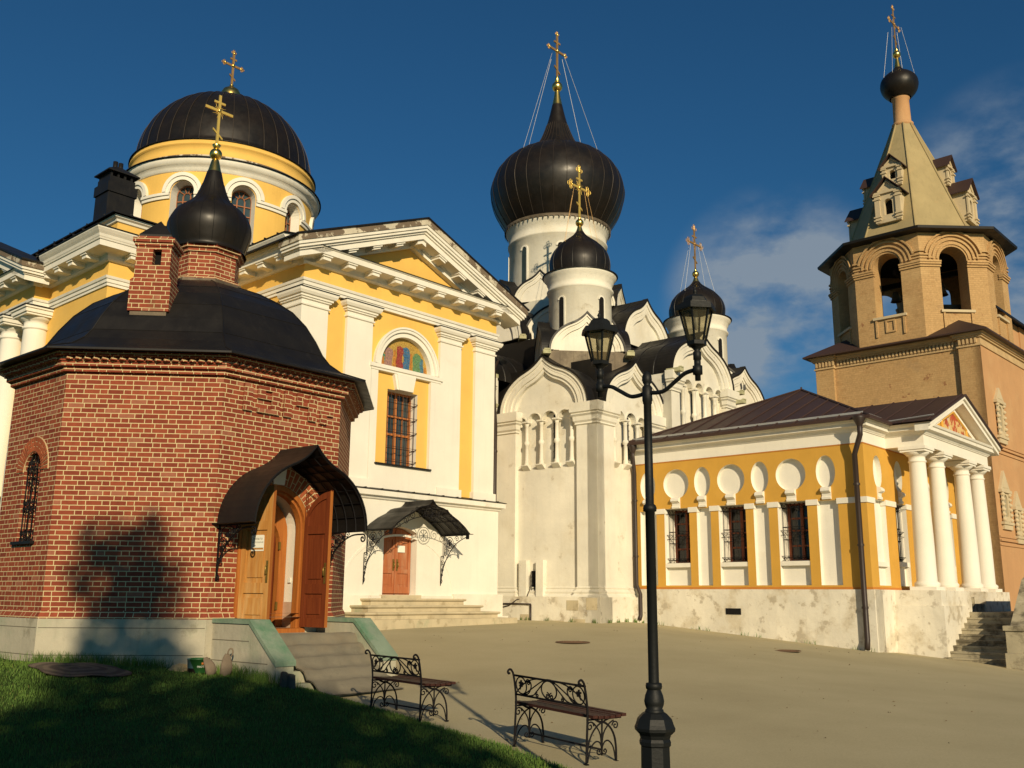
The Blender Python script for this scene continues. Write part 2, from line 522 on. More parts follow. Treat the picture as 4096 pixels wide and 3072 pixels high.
M['pinkstone'] = surf('pink_marble', (.50, .34, .24), .4, vary=.2, scale=3, bstr=0)
M['paper'] = surf('white_paper', (.78, .76, .66), .8, vary=.03, bstr=0, grain=0)
M['ink'] = surf('black_ink', (.03, .03, .03), .8, bstr=0, grain=0)
# ------------------------------------------------------------------ ground height
def zg(x, y):
    P = [(-60, -1.6), (-30, -1.1), (0, -.37), (10.5, 0), (13, .095), (17, .24), (22, .52), (26, .74), (31, .86), (45, 1.0), (400, 1.0)]
    z = P[-1][1]
    for (a, za), (b, zb) in zip(P, P[1:]):
        if y <= b:
            t = max(0, min(1, (y-a)/(b-a))); z = za+(zb-za)*t
            break
    d = max(0.0, x-3.6)
    d = d if d < 25 else 25
    z -= .085*d*max(0.0, min(1.0, (y-9)/14.0))
    return z

def cross(mb_flat, mb_balls, h, half, t, yaw=0.0, z0=0.0, c=(0, 0), rays=0, rich=0, balls=True, zbar=.70):
    """orthodox cross standing on z0 at c: upright, main bar, upper short bar, slanted foot bar"""
    Mx = T(c[0], c[1], z0) @ RZ(yaw)
    keep = mb_flat.M.copy(), mb_balls.M.copy()
    mb_flat.M = keep[0] @ Mx; mb_balls.M = keep[1] @ Mx
    d = t*.55
    mb_flat.box(-t/2, t/2, -d/2, d/2, 0, h)
    zb = h*zbar
    mb_flat.box(-half, half, -d*.48, d*.48, zb-t/2, zb+t/2)
    zu = zb+(h-zb)*.52
    mb_flat.box(-half*.40, half*.40, -d*.46, d*.46, zu-t*.42, zu+t*.42)
    zl = h*.26
    k = half*.36
    mb_flat.add([(-k, -d*.44, zl+k*.75-t*.42), (k, -d*.44, zl-k*.75-t*.42), (k, -d*.44, zl-k*.75+t*.42), (-k, -d*.44, zl+k*.75+t*.42),
                 (-k, d*.44, zl+k*.75-t*.42), (k, d*.44, zl-k*.75-t*.42), (k, d*.44, zl-k*.75+t*.42), (-k, d*.44, zl+k*.75+t*.42)],
                [(0, 1, 2, 3), (7, 6, 5, 4), (0, 4, 5, 1), (1, 5, 6, 2), (2, 6, 7, 3), (3, 7, 4, 0)])
    ends = [(-half, zb, -1, 0), (half, zb, 1, 0), (0, h, 0, 1)]
    if rich:
        for x, z, dx, dz in ends:
            for q in (-.7, 0, .7):
                a = math.atan2(dz, dx)+q*1.5
                r = rich*(1.25 if q == 0 else .85)
                cx, cz = x+r*math.cos(a), z+r*math.sin(a)
                mb_flat.tube([(x, 0, z), (cx, 0, cz)], t*.22, 4)
                mb_flat.tube([(cx+rich*.42*math.cos(b), 0, cz+rich*.5*math.sin(b)) for b in [i*math.pi/4 for i in range(8)]], t*.2, 4, closed=True)
    if rays:
        for i in range(16):
            a = 2*math.pi*(i+.5)/16
            L = rays*(1.0 if i % 2 else .72)
            mb_flat.tube([(math.cos(a)*L*.25, 0, zb+math.sin(a)*L*.25), (math.cos(a+.10)*L*.6, 0, zb+math.sin(a+.10)*L*.6), (math.cos(a-.05)*L, 0, zb+math.sin(a-.05)*L)], t*.16, 4, r1=t*.05)
    if balls:
        for x, z in ((0, zb), (-half, zb), (half, zb), (0, h)):
            r = t*(.95 if x == 0 and z == zb else .62)
            mb_balls.M = keep[1] @ Mx @ T(x, 0, z)
            mb_balls.lathe([(r*math.sin(math.pi*i/8)+1e-4, -r*math.cos(math.pi*i/8)) for i in range(9)], 12)
    mb_flat.M, mb_balls.M = keep
def ball(mb, c, z, r, n=16):
    mb.lathe([(r*math.sin(math.pi*i/10)+1e-4, z-r*math.cos(math.pi*i/10)) for i in range(11)], n, c)

# ------------------------------------------------------------------ brick chapel
CH = thing('brick_chapel', 'octagonal red brick chapel with black domed roof and small onion dome', 'chapel', (-5.884, 15.097, 0), 4.5)
VCH = [(-1.23, 0), (1.23, 0), (2.94, 1.71), (2.94, 3.95), (1.35, 5.6), (-1.1, 5.6), (-2.59, 3.9), (-2.59, 1.36)]
CC = (.077, 2.966)
FD = T(1.23, 0, 0) @ RZ(45) @ T(1.21, 0, 0)        # door face frame, x centred on a face 2.42 m wide
FWN = T(-1.23, 0, 0) @ RZ(-45) @ T(-.96, 0, 0)     # window face frame
WT, WB = 5.07, 1.30
dcx, dr, dsp, dbot = -.06, .60, 2.70, 1.06
mb = MB()
mb.wall(-1.23, 1.23, WB, WT, 0, .3)
for a, b in ((2, 3), (3, 4), (4, 5), (5, 6), (6, 7)):
    p, q = Vector(VCH[a]), Vector(VCH[b])
    mb.add([(p.x, p.y, WB), (q.x, q.y, WB), (q.x, q.y, WT), (p.x, p.y, WT)], [(0, 1, 2, 3)])
mb.M = FD
mb.wall(-1.21, 1.21, WB, WT, 0, .22, [(dcx-dr-.08, dcx+dr+.08, WB, lambda x: dsp+math.sqrt(max(0, (dr+.08)**2-(x-dcx)**2)), 16)])
mb.M = FWN
wcx, wr, wsp, wbt = .10, .30, 3.52, 2.40
mb.wall(-.96, .96, WB, WT, 0, .30, [(wcx-wr, wcx+wr, wbt, lambda x: wsp+math.sqrt(max(0, wr**2-(x-wcx)**2)), 14)])
mb.build('wall', M['brick'], CH)
# plinth of limestone blocks
mb = MB()
for k, (a, b) in enumerate(zip(VCH, VCH[1:]+VCH[:1])):
    a, b = Vector(a), Vector(b)
    d = (b-a).normalized()
    n = Vector((d.y, -d.x))
    if k == 1:
        mb.M = FD
        mb.wall(-1.23, 1.23, -.3, 1.24, -.05, .2, [(dcx-dr-.08, dcx+dr+.08, .9, 1.24)])
        mb.M = Matrix.Identity(4)
    else:
        a2, b2 = a+n*.05-d*.02, b+n*.05+d*.02
        mb.add([(a2.x, a2.y, -.3), (b2.x, b2.y, -.3), (b2.x, b2.y, 1.24), (a2.x, a2.y, 1.24)], [(0, 1, 2, 3)])
    for i in range(1, 3):     # course joints as shallow grooves
        z = .28+.40*i
        if k == 1: continue
        a3, b3 = a+n*.052, b+n*.052
        mb.add([(a3.x, a3.y, z), (b3.x, b3.y, z), (b3.x, b3.y, z+.012), (a3.x, a3.y, z+.012)], [(0, 1, 2, 3)], 1)
joint = surf('stone_joint', (.16, .14, .10), .95, bstr=0)
mb.build('plinth', [M['stone'], joint], CH)
mb = MB()
path = [VCH[2], VCH[3], VCH[4], VCH[5], VCH[6], VCH[7], VCH[0], VCH[1]]
fx = FD @ Vector((dcx-dr-.08, 0, 0)); fy = FD @ Vector((dcx+dr+.08, 0, 0))
mb.cornice([(fy.x, fy.y)]+path+[(fx.x, fx.y)], [(0, 1.34), (.05, 1.25), (.055, 1.22), (0, 1.22)])
mb.build('base_course', M['brick'], CH)
# corbelled brick cornice with dentils
mb = MB()
mb.cornice(VCH, [(0, 5.05), (.07, 5.052), (.07, 5.128), (.135, 5.13), (.135, 5.205), (.16, 5.208), (.16, 5.28), (.24, 5.285), (.24, 5.35), (0, 5.36)], closed=True)
for a, b in zip(VCH, VCH[1:]+VCH[:1]):
    a, b = Vector(a), Vector(b); d = b-a; L = d.length; d.normalize(); n = Vector((d.y, -d.x))
    m = int(L/.13)
    for i in range(m):
        c = a+d*(L*(i+.5)/m)+n*.17
        ang = math.degrees(math.atan2(d.y, d.x))
        k = mb.M; mb.M = T(c.x, c.y, 5.25) @ RZ(ang+32)
        mb.box(-.045, .045, -.05, .04, -.030, .034); mb.M = k
mb.build('cornice', M['brick'], CH)
# domed roof of black sheet metal
mb = MB()
rows = []
eave = MB().cornice(VCH, [(.44, 5.335)], closed=True)
def ring_off(o): 
    t = MB(); t.cornice(VCH, [(o, 0), (o+.01, 0)], closed=True)
    return [(p.x, p.y) for p in t.v[:8]]
E0 = ring_off(.44)
rows.append([(x, y, 5.37) for x, y in ring_off(.18)])
rows.append([(x, y, 5.335) for x, y in E0])
rows.append([(x, y, 5.365) for x, y in E0])
for f, z in [(.995, 5.53), (.915, 5.70), (.865, 5.88), (.815, 6.15), (.742, 6.47), (.645, 6.77), (.535, 6.99), (.40, 7.21), (.262, 7.37), (.18, 7.46)]:
    rows.append([(CC[0]+(x-CC[0])*f, CC[1]+(y-CC[1])*f, z) for x, y in VCH])
rows = [r+[r[0]] for r in rows]
mb.grid(rows)
seam = MB()
for i in range(8):
    seam.tube([Vector(r[i])+Vector((0, 0, .004)) for r in rows[2:]], .012, 4)
for j in (5, 7, 9): seam.tube([Vector(p)+Vector((0, 0, .003)) for p in rows[j][:-1]], .006, 4, closed=True)
rf = mb.build('roof', M['copper'], CH)
seam.build('seam', M['copper'], rf)
# drum, onion, cross
o8 = R(-112.5+4)
mb = MB()
k8 = 1/math.cos(R(22.5))
mb.lathe([(.70*k8, 7.40), (.66*k8, 7.50), (.58*k8, 7.52), (.58*k8, 8.0), (.62*k8, 8.01), (.62*k8, 8.07), (.67*k8, 8.08), (.67*k8, 8.15), (.3, 8.16)], 8, CC, o8, sm=False)
mb.build('drum', M['brick'], CH)
mb = MB()
mb.lathe([(.74*k8, 7.35), (.72*k8, 7.44), (.64*k8, 7.455)], 8, CC, o8, sm=False)
mb.build('drum_flashing', M['lead'], CH)
mb = MB()
on = spline([(.74, 8.13), (.70, 8.19), (.74, 8.34), (.80, 8.58), (.79, 8.76), (.68, 8.98), (.50, 9.14), (.36, 9.28), (.27, 9.46), (.20, 9.68), (.145, 9.90)], 5)
mb.lathe(on, 40, CC)
on_o = mb.build('onion_dome', M['domecop'], CH)
mb = MB()
for i in range(20):
    a = 2*math.pi*i/20
    mb.tube([(CC[0]+(r+.002)*math.cos(a), CC[1]+(r+.002)*math.sin(a), z) for r, z in on[6:-6]], .005, 4)
mb.build('seam', M['copper'], on_o)
mb = MB()
mb.lathe([(.150, 9.88), (.125, 9.95), (.075, 10.16), (.04, 10.22)], 20, CC)
ball(mb, CC, 10.30, .125, 24)
mb.lathe([(.03, 10.41), (.05, 10.43), (.085, 10.50), (.08, 10.51), (.02, 10.50)], 20, CC)
mb.build('finial', M['gold'], CH)
a, b = MB(), MB()
cross(a, b, 1.16, .31, .052, 43, 10.45, CC, rays=.17, balls=False, zbar=.70)
b.M = T(CC[0], CC[1], 10.45+.812); ball(b, (0, 0), 0, .045, 14)
cr = a.build('cross', M['goldflat'], CH)
b.build('boss', M['gold'], cr)
# brick stove chimney on the roof
cx, cy = -.245, .86
mb = MB()
mb.box(cx-.34, cx+.34, cy-.3, cy+.3, 6.27, 6.81)
mb.add([(cx-.345, cy-.3, 6.810), (cx+.345, cy-.3, 6.810), (cx+.345, cy+.3, 6.810), (cx-.345, cy+.3, 6.810), (cx-.295, cy-.26, 6.880), (cx+.295, cy-.26, 6.880), (cx+.295, cy+.26, 6.880), (cx-.295, cy+.26, 6.880)],
       [(0, 1, 5, 4), (1, 2, 6, 5), (2, 3, 7, 6), (3, 0, 4, 7)])
mb.M = T(cx, cy, 0)
mb.wall(-.295, .295, 6.880, 7.440, -.26, -.1, [(-.01, .135, 7.100, 7.380)])
mb.box(.293, .295, -.26, .26, 6.880, 7.440); mb.box(-.295, -.293, -.26, .26, 6.880, 7.440); mb.box(-.29, .29, .2, .26, 6.880, 7.440)
mb.box(-.32, .32, -.285, .285, 7.440, 7.500); mb.box(-.35, .35, -.315, .315, 7.500, 7.580); mb.box(-.29, .29, -.26, .26, 7.580, 7.620)
ck = mb.build('chimney', M['brick'], CH)
mb = MB(T(cx, cy, 0)); mb.box(-.28, .28, -.12, .24, 6.900, 7.430); mb.build('flue', M['black'], ck)
mb = MB(T(cx, cy, 0)); mb.box(-.30, .30, -.28, .28, 5.780, 6.260); mb.build('flashing', M['lead'], ck)
mb = MB(T(cx, cy, 0))
mb.add([(-.27, -.25, 7.620), (.27, -.25, 7.620), (.27, .25, 7.620), (-.27, .25, 7.620), (-.27, -.25, 7.660), (.27, -.25, 7.660), (.27, .25, 7.660), (-.27, .25, 7.660), (0, 0, 8.00)],
       [(3, 2, 1, 0), (0, 1, 5, 4), (1, 2, 6, 5), (2, 3, 7, 6), (3, 0, 4, 7), (4, 5, 8), (5, 6, 8), (6, 7, 8), (7, 4, 8)])
mb.build('cap', M['copper'], ck)
# raised brick date over the door: 1914 Г
def num(rects):
    m_ = MB(FD)
    for u0, u1, z0, z1 in rects:
        m_.box(u0-1.23, u1-1.23, -.055, .01, z0, z1)
    m_.build('raised_numeral', M['brick'], CH)
num([(.39, .55, 4.55, 5.0)])
num([(.66, .80, 4.78, 5.0), (.801, .939, 4.93, 5.0), (.94, 1.09, 4.55, 5.0), (.801, .939, 4.78, 4.845), (.66, .939, 4.55, 4.62)])
num([(1.19, 1.34, 4.55, 5.0)])
num([(1.45, 1.58, 4.78, 5.0), (1.581, 1.709, 4.78, 4.85), (1.71, 1.86, 4.55, 5.0)])
num([(1.97, 2.10, 4.53, 4.76), (2.101, 2.24, 4.69, 4.76)])
# voussoir rings
vmat = surf('arch_brick', (.33, .085, .032), .85, vary=.3, scale=7, bstr=.3)
mmat = surf('arch_mortar', (.60, .48, .27), .9, bstr=.2)
def vring(Mf, cx, cz, r0, r1, a0, a1, n, name, key=False):
    mb = MB(Mf)
    q = arc(cx, cz, r1, a0, a1, 28)+arc(cx, cz, r0, a1, a0, 28)
    mb.prism(q, -.012, .05, 1)
    for i in range(n):
        t0 = a0+(a1-a0)*(i+.13)/n; t1 = a0+(a1-a0)*(i+.87)/n
        if key and abs((t0+t1)/2-90) < 10: continue
        rm = r0+(r1-r0)*(.36 if i % 2 else .66)
        for ra, rb in ((r0+.005, rm-.009), (rm+.009, r1-.012)):
            mb.prism([(cx+ra*math.cos(R(t0)), cz+ra*math.sin(R(t0))), (cx+rb*math.cos(R(t0)), cz+rb*math.sin(R(t0))), (cx+rb*math.cos(R(t1)), cz+rb*math.sin(R(t1))), (cx+ra*math.cos(R(t1)), cz+ra*math.sin(R(t1)))][::1], -.022, .02)
    if key:
        mb.add([], [])
        mb.prism([(cx-.11, cz+r0-.01), (cx+.11, cz+r0-.01), (cx+.15, cz+r1+.03), (cx-.15, cz+r1+.03)], -.06, .03, 2)
    mb.build(name, [vmat, mmat, M['white']], CH)
vring(FD, dcx, dsp, dr+.10, dr+.40, 8, 172, 27, 'door_arch', True)
vring(FWN, wcx, wsp, wr+.02, wr+.27, 0, 180, 23, 'window_arch')
# barred arched window
wn = MB(FWN)
pr = [(wcx-wr, wbt), (wcx+wr, wbt)]+arc(wcx, wsp, wr, 0, 180, 14)
wn.prism(pr, .28, .30)
wo_ = wn.build('window', M['darkglass'], CH)
mb = MB(FWN); mb.box(wcx-wr-.06, wcx+wr+.06, -.07, .28, wbt-.05, wbt-.003); mb.build('sill', M['copper'], wo_)
mb = MB(FWN)
mb.tube([(x, .06, z) for x, z in pr], .013, 4, closed=True)
for i in range(1, 5):
    x = wcx-wr+2*wr*i/5
    mb.bar([(x, .05, wbt), (x, .05, wsp+math.sqrt(wr**2-(x-wcx)**2))], .009)
for z in (wbt+.16, wbt+.52, wbt+.62, wsp-.02): mb.bar([(wcx-wr, .05, z), (wcx+wr, .05, z)], .009)
for zz in (wbt+.08, wbt+.57, wsp+.10):
    for i in range(4):
        x = wcx-wr*.75+wr*.5*i
        for sg in (1, -1):
            mb.tube([(px, .035, pz) for px, pz in spiral(x, zz+.05*sg, .06, 90*sg, 1.4*sg, 14)], .009, 4)
for i in range(3):
    x = wcx-wr*.5+wr*.5*i
    mb.tube([(px, .035, pz) for px, pz in spiral(x, wsp-.18, .09, 0, 1.6, 16)], .009, 4)
mb.build('window_grille', M['iron'], wo_)
# entrance: arched frame, vestibule, inner door, two open leaves
mb = MB(FD)
fr_out = [(dcx+dr+.08, dbot)]+arc(dcx, dsp, dr+.08, 0, 180, 20)+[(dcx-dr-.08, dbot)]
fr_in = [(dcx+dr, dbot)]+arc(dcx, dsp, dr, 0, 180, 20)+[(dcx-dr, dbot)]
mb.prism(fr_out+fr_in[::-1], -.03, .14)
fr_o2 = [(dcx+dr-.005, dbot)]+arc(dcx, dsp, dr-.005, 0, 180, 20)+[(dcx-dr+.005, dbot)]
fr_i2 = [(dcx+dr-.045, dbot)]+arc(dcx, dsp, dr-.045, 0, 180, 20)+[(dcx-dr+.045, dbot)]
mb.prism(fr_o2+fr_i2[::-1], .03, .16)
mb.box(dcx-dr-.08, dcx+dr+.08, -.07, .16, dbot-.08, dbot-.002)
fr = mb.build('door_frame', M['dooredge'], CH)
mb = MB(FD)   # vestibule: white barrel-vaulted passage
tun = [(dcx+dr+.02, dbot)]+arc(dcx, dsp, dr+.02, 0, 180, 20)+[(dcx-dr-.02, dbot)]
mb.grid([[(x, .16, z) for x, z in tun], [(x, .58, z) for x, z in tun]], 0, False, True)
mb.add([(dcx-dr, .16, dbot), (dcx+dr, .16, dbot), (dcx+dr, 1.3, dbot), (dcx-dr, 1.3, dbot)], [(0, 1, 2, 3)], 1)
mb.prism([(dcx-dr, dbot), (dcx+dr, dbot)]+arc(dcx, dsp, dr, 0, 180, 18), 1.3, 1.35, 2)
mb.grid([[(x, .58, z) for x, z in tun], [(x, 1.32, z) for x, z in tun]], 2, False, True)
mb.box(dcx+dr-.0, dcx+dr+.015, .17, .57, dbot, dbot+.42, 1)
ve = mb.build('vestibule', [M['white'], M['pinkstone'], M['black']], CH)
mb = MB(FD)
fo = [(dcx+.61, dbot)]+arc(dcx, 2.62, .61, 0, 180, 14)+[(dcx-.61, dbot)]
fi = [(dcx+.46, dbot)]+arc(dcx, 2.45, .46, 0, 180, 14)+[(dcx-.46, dbot)]
mb.prism(fo+fi[::-1], .46, .57); mb.build('inner_frame', M['dooredge'], ve)
mb = MB(FD @ T(dcx+.45, .58, 0) @ RZ(-66)); mb.box(-.70, 0, -.02, .02, dbot+.01, 2.72); mb.build('inner_door', M['doordark'], ve)
mb = MB(FD); mb.box(dcx+dr-.012, dcx+dr+.01, .28, .35, 1.80, 1.88); mb.build('light_switch', M['paper'], ve)
mb = MB(FD)
for z in (1.35, 2.35): mb.box(dcx+.43, dcx+.47, .435, .458, z, z+.13)
mb.build('hinge', M['brass'], ve)
def leaf(hx, ang, side, mats, name):
    """side=1: hinge on the left, leaf runs +x; side=-1 mirrored"""
    Mx = FD @ T(hx, -.03, 0) @ RZ(ang)
    sx = side
    mb = MB(Mx)
    top = lambda x: dsp+math.sqrt(max(0, .36-(abs(x)-.60)**2))
    X0, X1 = (0.0, .59) if side > 0 else (-.59, 0.0)
    w0, w1 = (.085, .50) if side > 0 else (-.50, -.085)
    ops = [(w0, w1, 1.22, 1.62), (w0, w1, 1.78, 2.60), (w0, w1, 2.74, lambda x: top(x)-.11, 8)]
    # front and back skins with recessed panels, closed rim
    def skin(y, yb, mi):
        xs = MB(Mx)
        xs.wall(X0, X1, dbot+.02, 3.32, y, yb, ops+[(X0, X1, top, lambda x: 3.32, 12)], mi)
        return xs
    a_ = skin(-.032, -.006, 0); b_ = skin(.032, .006, 1)
    mb.v += a_.v; mb.f += a_.f; mb.mi += a_.mi; mb.sm += a_.sm
    o = len(mb.v); mb.v += b_.v; mb.f += [[i+o for i in f] for f in b_.f]; mb.mi += b_.mi; mb.sm += b_.sm
    n = 12
    rim = [(X0, dbot+.02), (X1, dbot+.02)]+[(X1+(X0-X1)*i/n, top(X1+(X0-X1)*i/n)) for i in range(n+1)]
    mb.add([(x, -.032, z) for x, z in rim]+[(x, .032, z) for x, z in rim], [(i, i+len(rim), (i+1) % len(rim)+len(rim), (i+1) % len(rim)) for i in range(len(rim))], 2)
    mb.box(w0, w1, -.006, .006, 1.2, 1.64, 0); mb.box(w0, w1, -.006, .006, 1.76, 2.62, 0)
    mb.prism([(w0, 2.72), (w1, 2.72)]+[(w1+(w0-w1)*i/8, top(w1+(w0-w1)*i/8)-.10) for i in range(9)], -.006, .006, 0)
    for z0_, z1_ in ((1.29, 1.55), (1.86, 2.52)):
        mb.box(w0+.055, w1-.055, -.024, .024, z0_, z1_, 0)
    d = mb.build('door', mats, CH)
    hb = MB(Mx)
    hx_ = .545*side
    for y in (-1, 1):
        hb.box(hx_-.02, hx_+.02, *(sorted((y*.032, y*.040))), 1.78, 2.12)
        hb.tube([(hx_, y*.03, 1.90), (hx_, y*.075, 1.92), (hx_, y*.075, 2.03), (hx_, y*.03, 2.05)], .010, 6)
    hb.build('handle', M['brass'], d)
    return d, Mx
LD, LMX = leaf(dcx-dr, -76, 1, [M['doorlight'], M['doorlight'], M['dooredge']], 'l')
LD['label'] = 'sun-bleached honey coloured door leaf with a paper notice'
RD, RMX = leaf(dcx+dr+.02, 95, -1, [M['doordark'], M['doordark'], M['dooredge']], 'r')
RD['label'] = 'dark red-brown door leaf standing open'
# forged canopy over the door
def canopy(parent, Mf, cx, hw, z0, h, depth, k, grid_n, cmat, name='canopy', prof=None):
    pr = prof or ogee(cx, hw, z0, h, 10, k)
    mb = MB(Mf)
    inn = [(cx+(x-cx)*.985, z-.018) for x, z in pr]
    mb.prism(pr+inn[::-1], -depth, -.004, 0)
    for x, z in (pr[0], pr[-1]):
        sg = 1 if x > cx else -1
        mb.box(min(x, x+sg*.09), max(x, x+sg*.09), -depth-.03, -.004, z-.012, z+.006)
    c = mb.build(name, cmat, parent)
    gb = MB(Mf)
    inn = [(cx+(x-cx)*.972, z-.032) for x, z in pr]
    for i in range(grid_n):
        y = -depth+.02+(depth-.05)*i/(grid_n-1)
        gb.tube([(x, y, z) for x, z in inn], .011, 4)
    for i in range(0, len(inn), 2):
        gb.bar([(inn[i][0], -depth+.02, inn[i][1]), (inn[i][0], -.03, inn[i][1])], .009)
    gb.build('rib', M['iron'], c)
    return c
cn = canopy(CH, FD, -.03, 1.12, 2.68, 1.30, 1.0, .80, 5, M['copper'])
def yz(x, pts): return [(x, y, z) for y, z in pts]
for sx in (-1.10, 1.06):
    mb = MB(FD)
    mb.box(sx-.012, sx+.012, -.03, -.004, 1.80, 2.66)
    mb.bar([(sx, -.02, 2.655), (sx, -.98, 2.655)], .012)
    main = spline([(-.02, 1.92), (-.08, 2.15), (-.30, 2.42), (-.62, 2.58), (-.92, 2.60)], 6)
    mb.tube(yz(sx, main), .014, 6)
    mb.tube(yz(sx, spiral(-.92, 2.53, .075, 90, 1.3, 16)), .013, 6)
    mb.tube(yz(sx, [(-.25+.19*math.cos(R(a)), 2.52+.12*math.sin(R(a))) for a in range(0, 360, 24)]), .009, 4, closed=True)
    mb.tube(yz(sx, spiral(-.14, 2.38, .10, 0, 1.5)), .009, 4)
    mb.tube(yz(sx, spiral(-.52, 2.60, .06, 180, -1.4)), .009, 4)
    mb.tube(yz(sx, spiral(-.30, 2.52, .08, 60, 1.5)), .009, 4)
    mb.tube(yz(sx, spiral(-.07, 2.12, .07, 90, 1.5)), .009, 4)
    mb.tube(yz(sx, spiral(-.05, 1.86, .06, 90, -1.4)), .011, 4)
    for y, z in ((-.24, 2.5), (-.10, 2.3), (-.42, 2.56)):
        mb.prism([(sx-.005, z-.035), (sx+.005, z-.035), (sx+.005, z+.035), (sx-.005, z+.035)], y-.04, y+.04)
    mb.build('bracket', M['iron'], cn)
# steps between two sloping side walls
ST = [(.60, 1.00), (1.00, 1.00)]
mb = MB(FD)
mb.box(-.81, .87, -1.02, -.05, -.3, .985); mb.box(-.83, .89, -1.07, -.05, .94, .99)
for i in range(5):
    z1 = .985-.157*(i+1)
    mb.box(-.808, .868, -1.02-.20*(i+1), -1.02-.20*i, -.3, z1)
mb.build('step', M['stone'], CH)
for x0 in (-1.12, .872):
    x1 = x0+.31
    mb = MB(FD)
    side = [(-.06, -.3), (-1.70, -.3), (-1.70, .62), (-1.02, 1.17), (-.06, 1.17)]
    vs = [(x0, y, z) for y, z in side]+[(x1, y, z) for y, z in side]
    mb.add(vs, [(4, 3, 2, 1, 0)[::-1], (5, 6, 7, 8, 9)[::-1]]+[(i, (i+1) % 5, (i+1) % 5+5, i+5) for i in range(5)])
    for z in (.30, .62, .92): mb.box(x0-.003, x0, -1.02 if z > .7 else -1.5, -.07, z, z+.012, 1)
    sw = mb.build('stair_wall', [M['stone'], joint], CH)
    mb = MB(FD)
    cp = [(-1.72, .60), (-1.72, .67), (-1.03, 1.235), (-.06, 1.235), (-.06, 1.172), (-1.02, 1.172)]
    vs = [(x0-.025, y, z) for y, z in cp]+[(x1+.025, y, z) for y, z in cp]
    mb.add(vs, [tuple(range(6)), tuple(reversed(range(6, 12)))]+[(i, i+6, (i+1) % 6+6, (i+1) % 6) for i in range(6)])
    mb.build('coping', M['mossy'], sw)
# ------------------------------------------------------------------ yellow church with pediment and dome
YC = thing('yellow_church', 'yellow and white classical church with pediment, mosaic lunette and broad black dome', 'church', (-.434, 31.0, 0), 48)
I4 = Matrix.Identity(4)
ZL = 0.4
mb = MB()    # white lower storey
dx0, dx1 = -4.72, -3.46
darch = lambda x: 3.36+.17*(1-((x+4.09)/.63)**2)
mb.wall(-8.2, .02, ZL, 4.33, -.02, .28, [(dx0, dx1, 1.62, darch, 10)])
mb.add([(.02, -.02, ZL), (.02, 4, ZL), (.02, 4, 4.33), (.02, -.02, 4.33)], [(0, 1, 2, 3)])
mb.add([(-8.2, 4, ZL), (-8.2, -.02, ZL), (-8.2, -.02, 4.33), (-8.2, 4, 4.33)], [(0, 1, 2, 3)])
mb.add([(-11.6, 3.95, ZL), (-8.2, 3.95, ZL), (-8.2, 3.95, 4.33), (-11.6, 3.95, 4.33)], [(0, 1, 2, 3)])
mb.add([(-11.6, 19, ZL), (-11.6, 3.95, ZL), (-11.6, 3.95, 4.33), (-11.6, 19, 4.33)], [(0, 1, 2, 3)])
for sx in (-5.55, -2.35):      # shallow blind arch around the doorway
    pass
mb.build('lower_wall', M['white'], YC)
mb = MB()
ring = arc(-4.09, 1.6, 2.16, 0, 180, 28, 1.72)+arc(-4.09, 1.6, 2.09, 180, 0, 28, 1.66)
mb.prism(ring, -.034, .0)
mb.build('blind_arch', M['white'], YC)
mb = MB()
mb.box(-2.0, .14, -.14, .3, .4, 1.66); mb.box(-8.3, -6.0, -.14, .3, .4, 1.66); mb.box(-5.99, -2.01, -.1, .28, .4, 1.60)
mb.box(-.3, .26, -.26, .3, .4, 1.0)
mb.build('plinth', M['white2'], YC)
mb = MB()
mb.cornice([(-8.2, 4), (-8.2, -.02), (.02, -.02), (.02, 4)], [(0, 4.24), (.05, 4.27), (.08, 4.33), (.17, 4.35), (.17, 4.50), (.02, 4.56), (-.2, 4.60)])
sc = mb.build('string_course', M['cornice'], YC)
mb = MB()
mb.cornice([(-8.2, 4), (-8.2, -.02), (.02, -.02), (.02, 4)], [(.19, 4.50), (.20, 4.515), (-.1, 4.60), (-.12, 4.585)])
for i in range(14): mb.box(-8.0+.6*i, -7.98+.6*i, -.22, .0, 4.525, 4.555)
mb.build('flashing', M['copper'], sc)
# upper yellow walls
mb = MB()
wx0, wx1 = -4.69, -3.50
mb.wall(-7.86, -.19, 4.5, 9.9, .10, .46, [(wx0, wx1, 5.30, 7.52), (-5.02, -3.04, 8.19, lambda x: 8.19+math.sqrt(max(0, .99**2-(x+4.03)**2)), 20)], 0, 1)
for q in (((-7.86, .1), (-7.86, 4.0)), ((-.19, .1), (-.19, 4.0))):
    (xa, ya), (xb, yb) = q
    mb.add([(xa, ya, 4.5), (xb, yb, 4.5), (xb, yb, 9.9), (xa, ya, 9.9)], [(0, 1, 2, 3)])
mb.add([(-11.46, 4.05, 4.3), (-7.86, 4.05, 4.3), (-7.86, 4.05, 9.9), (-11.46, 4.05, 9.9)], [(0, 1, 2, 3)])
mb.add([(-11.46, 19, 4.3), (-11.46, 4.05, 4.3), (-11.46, 4.05, 9.9), (-11.46, 19, 9.9)], [(0, 1, 2, 3)])
mb.add([(-.19, 4.05, 4.3), (3.4, 4.05, 4.3), (3.4, 4.05, 9.9), (-.19, 4.05, 9.9)], [(0, 1, 2, 3)])
mb.add([(3.4, 4.05, .3), (3.4, 19, .3), (3.4, 19, 9.9), (3.4, 4.05, 9.9)], [(0, 1, 2, 3)])
mb.box(-11.45, -11.9, 7.9, 15.1, 4.3, 4.31)
mb.build('wall', [M['yellow'], M['white']], YC)
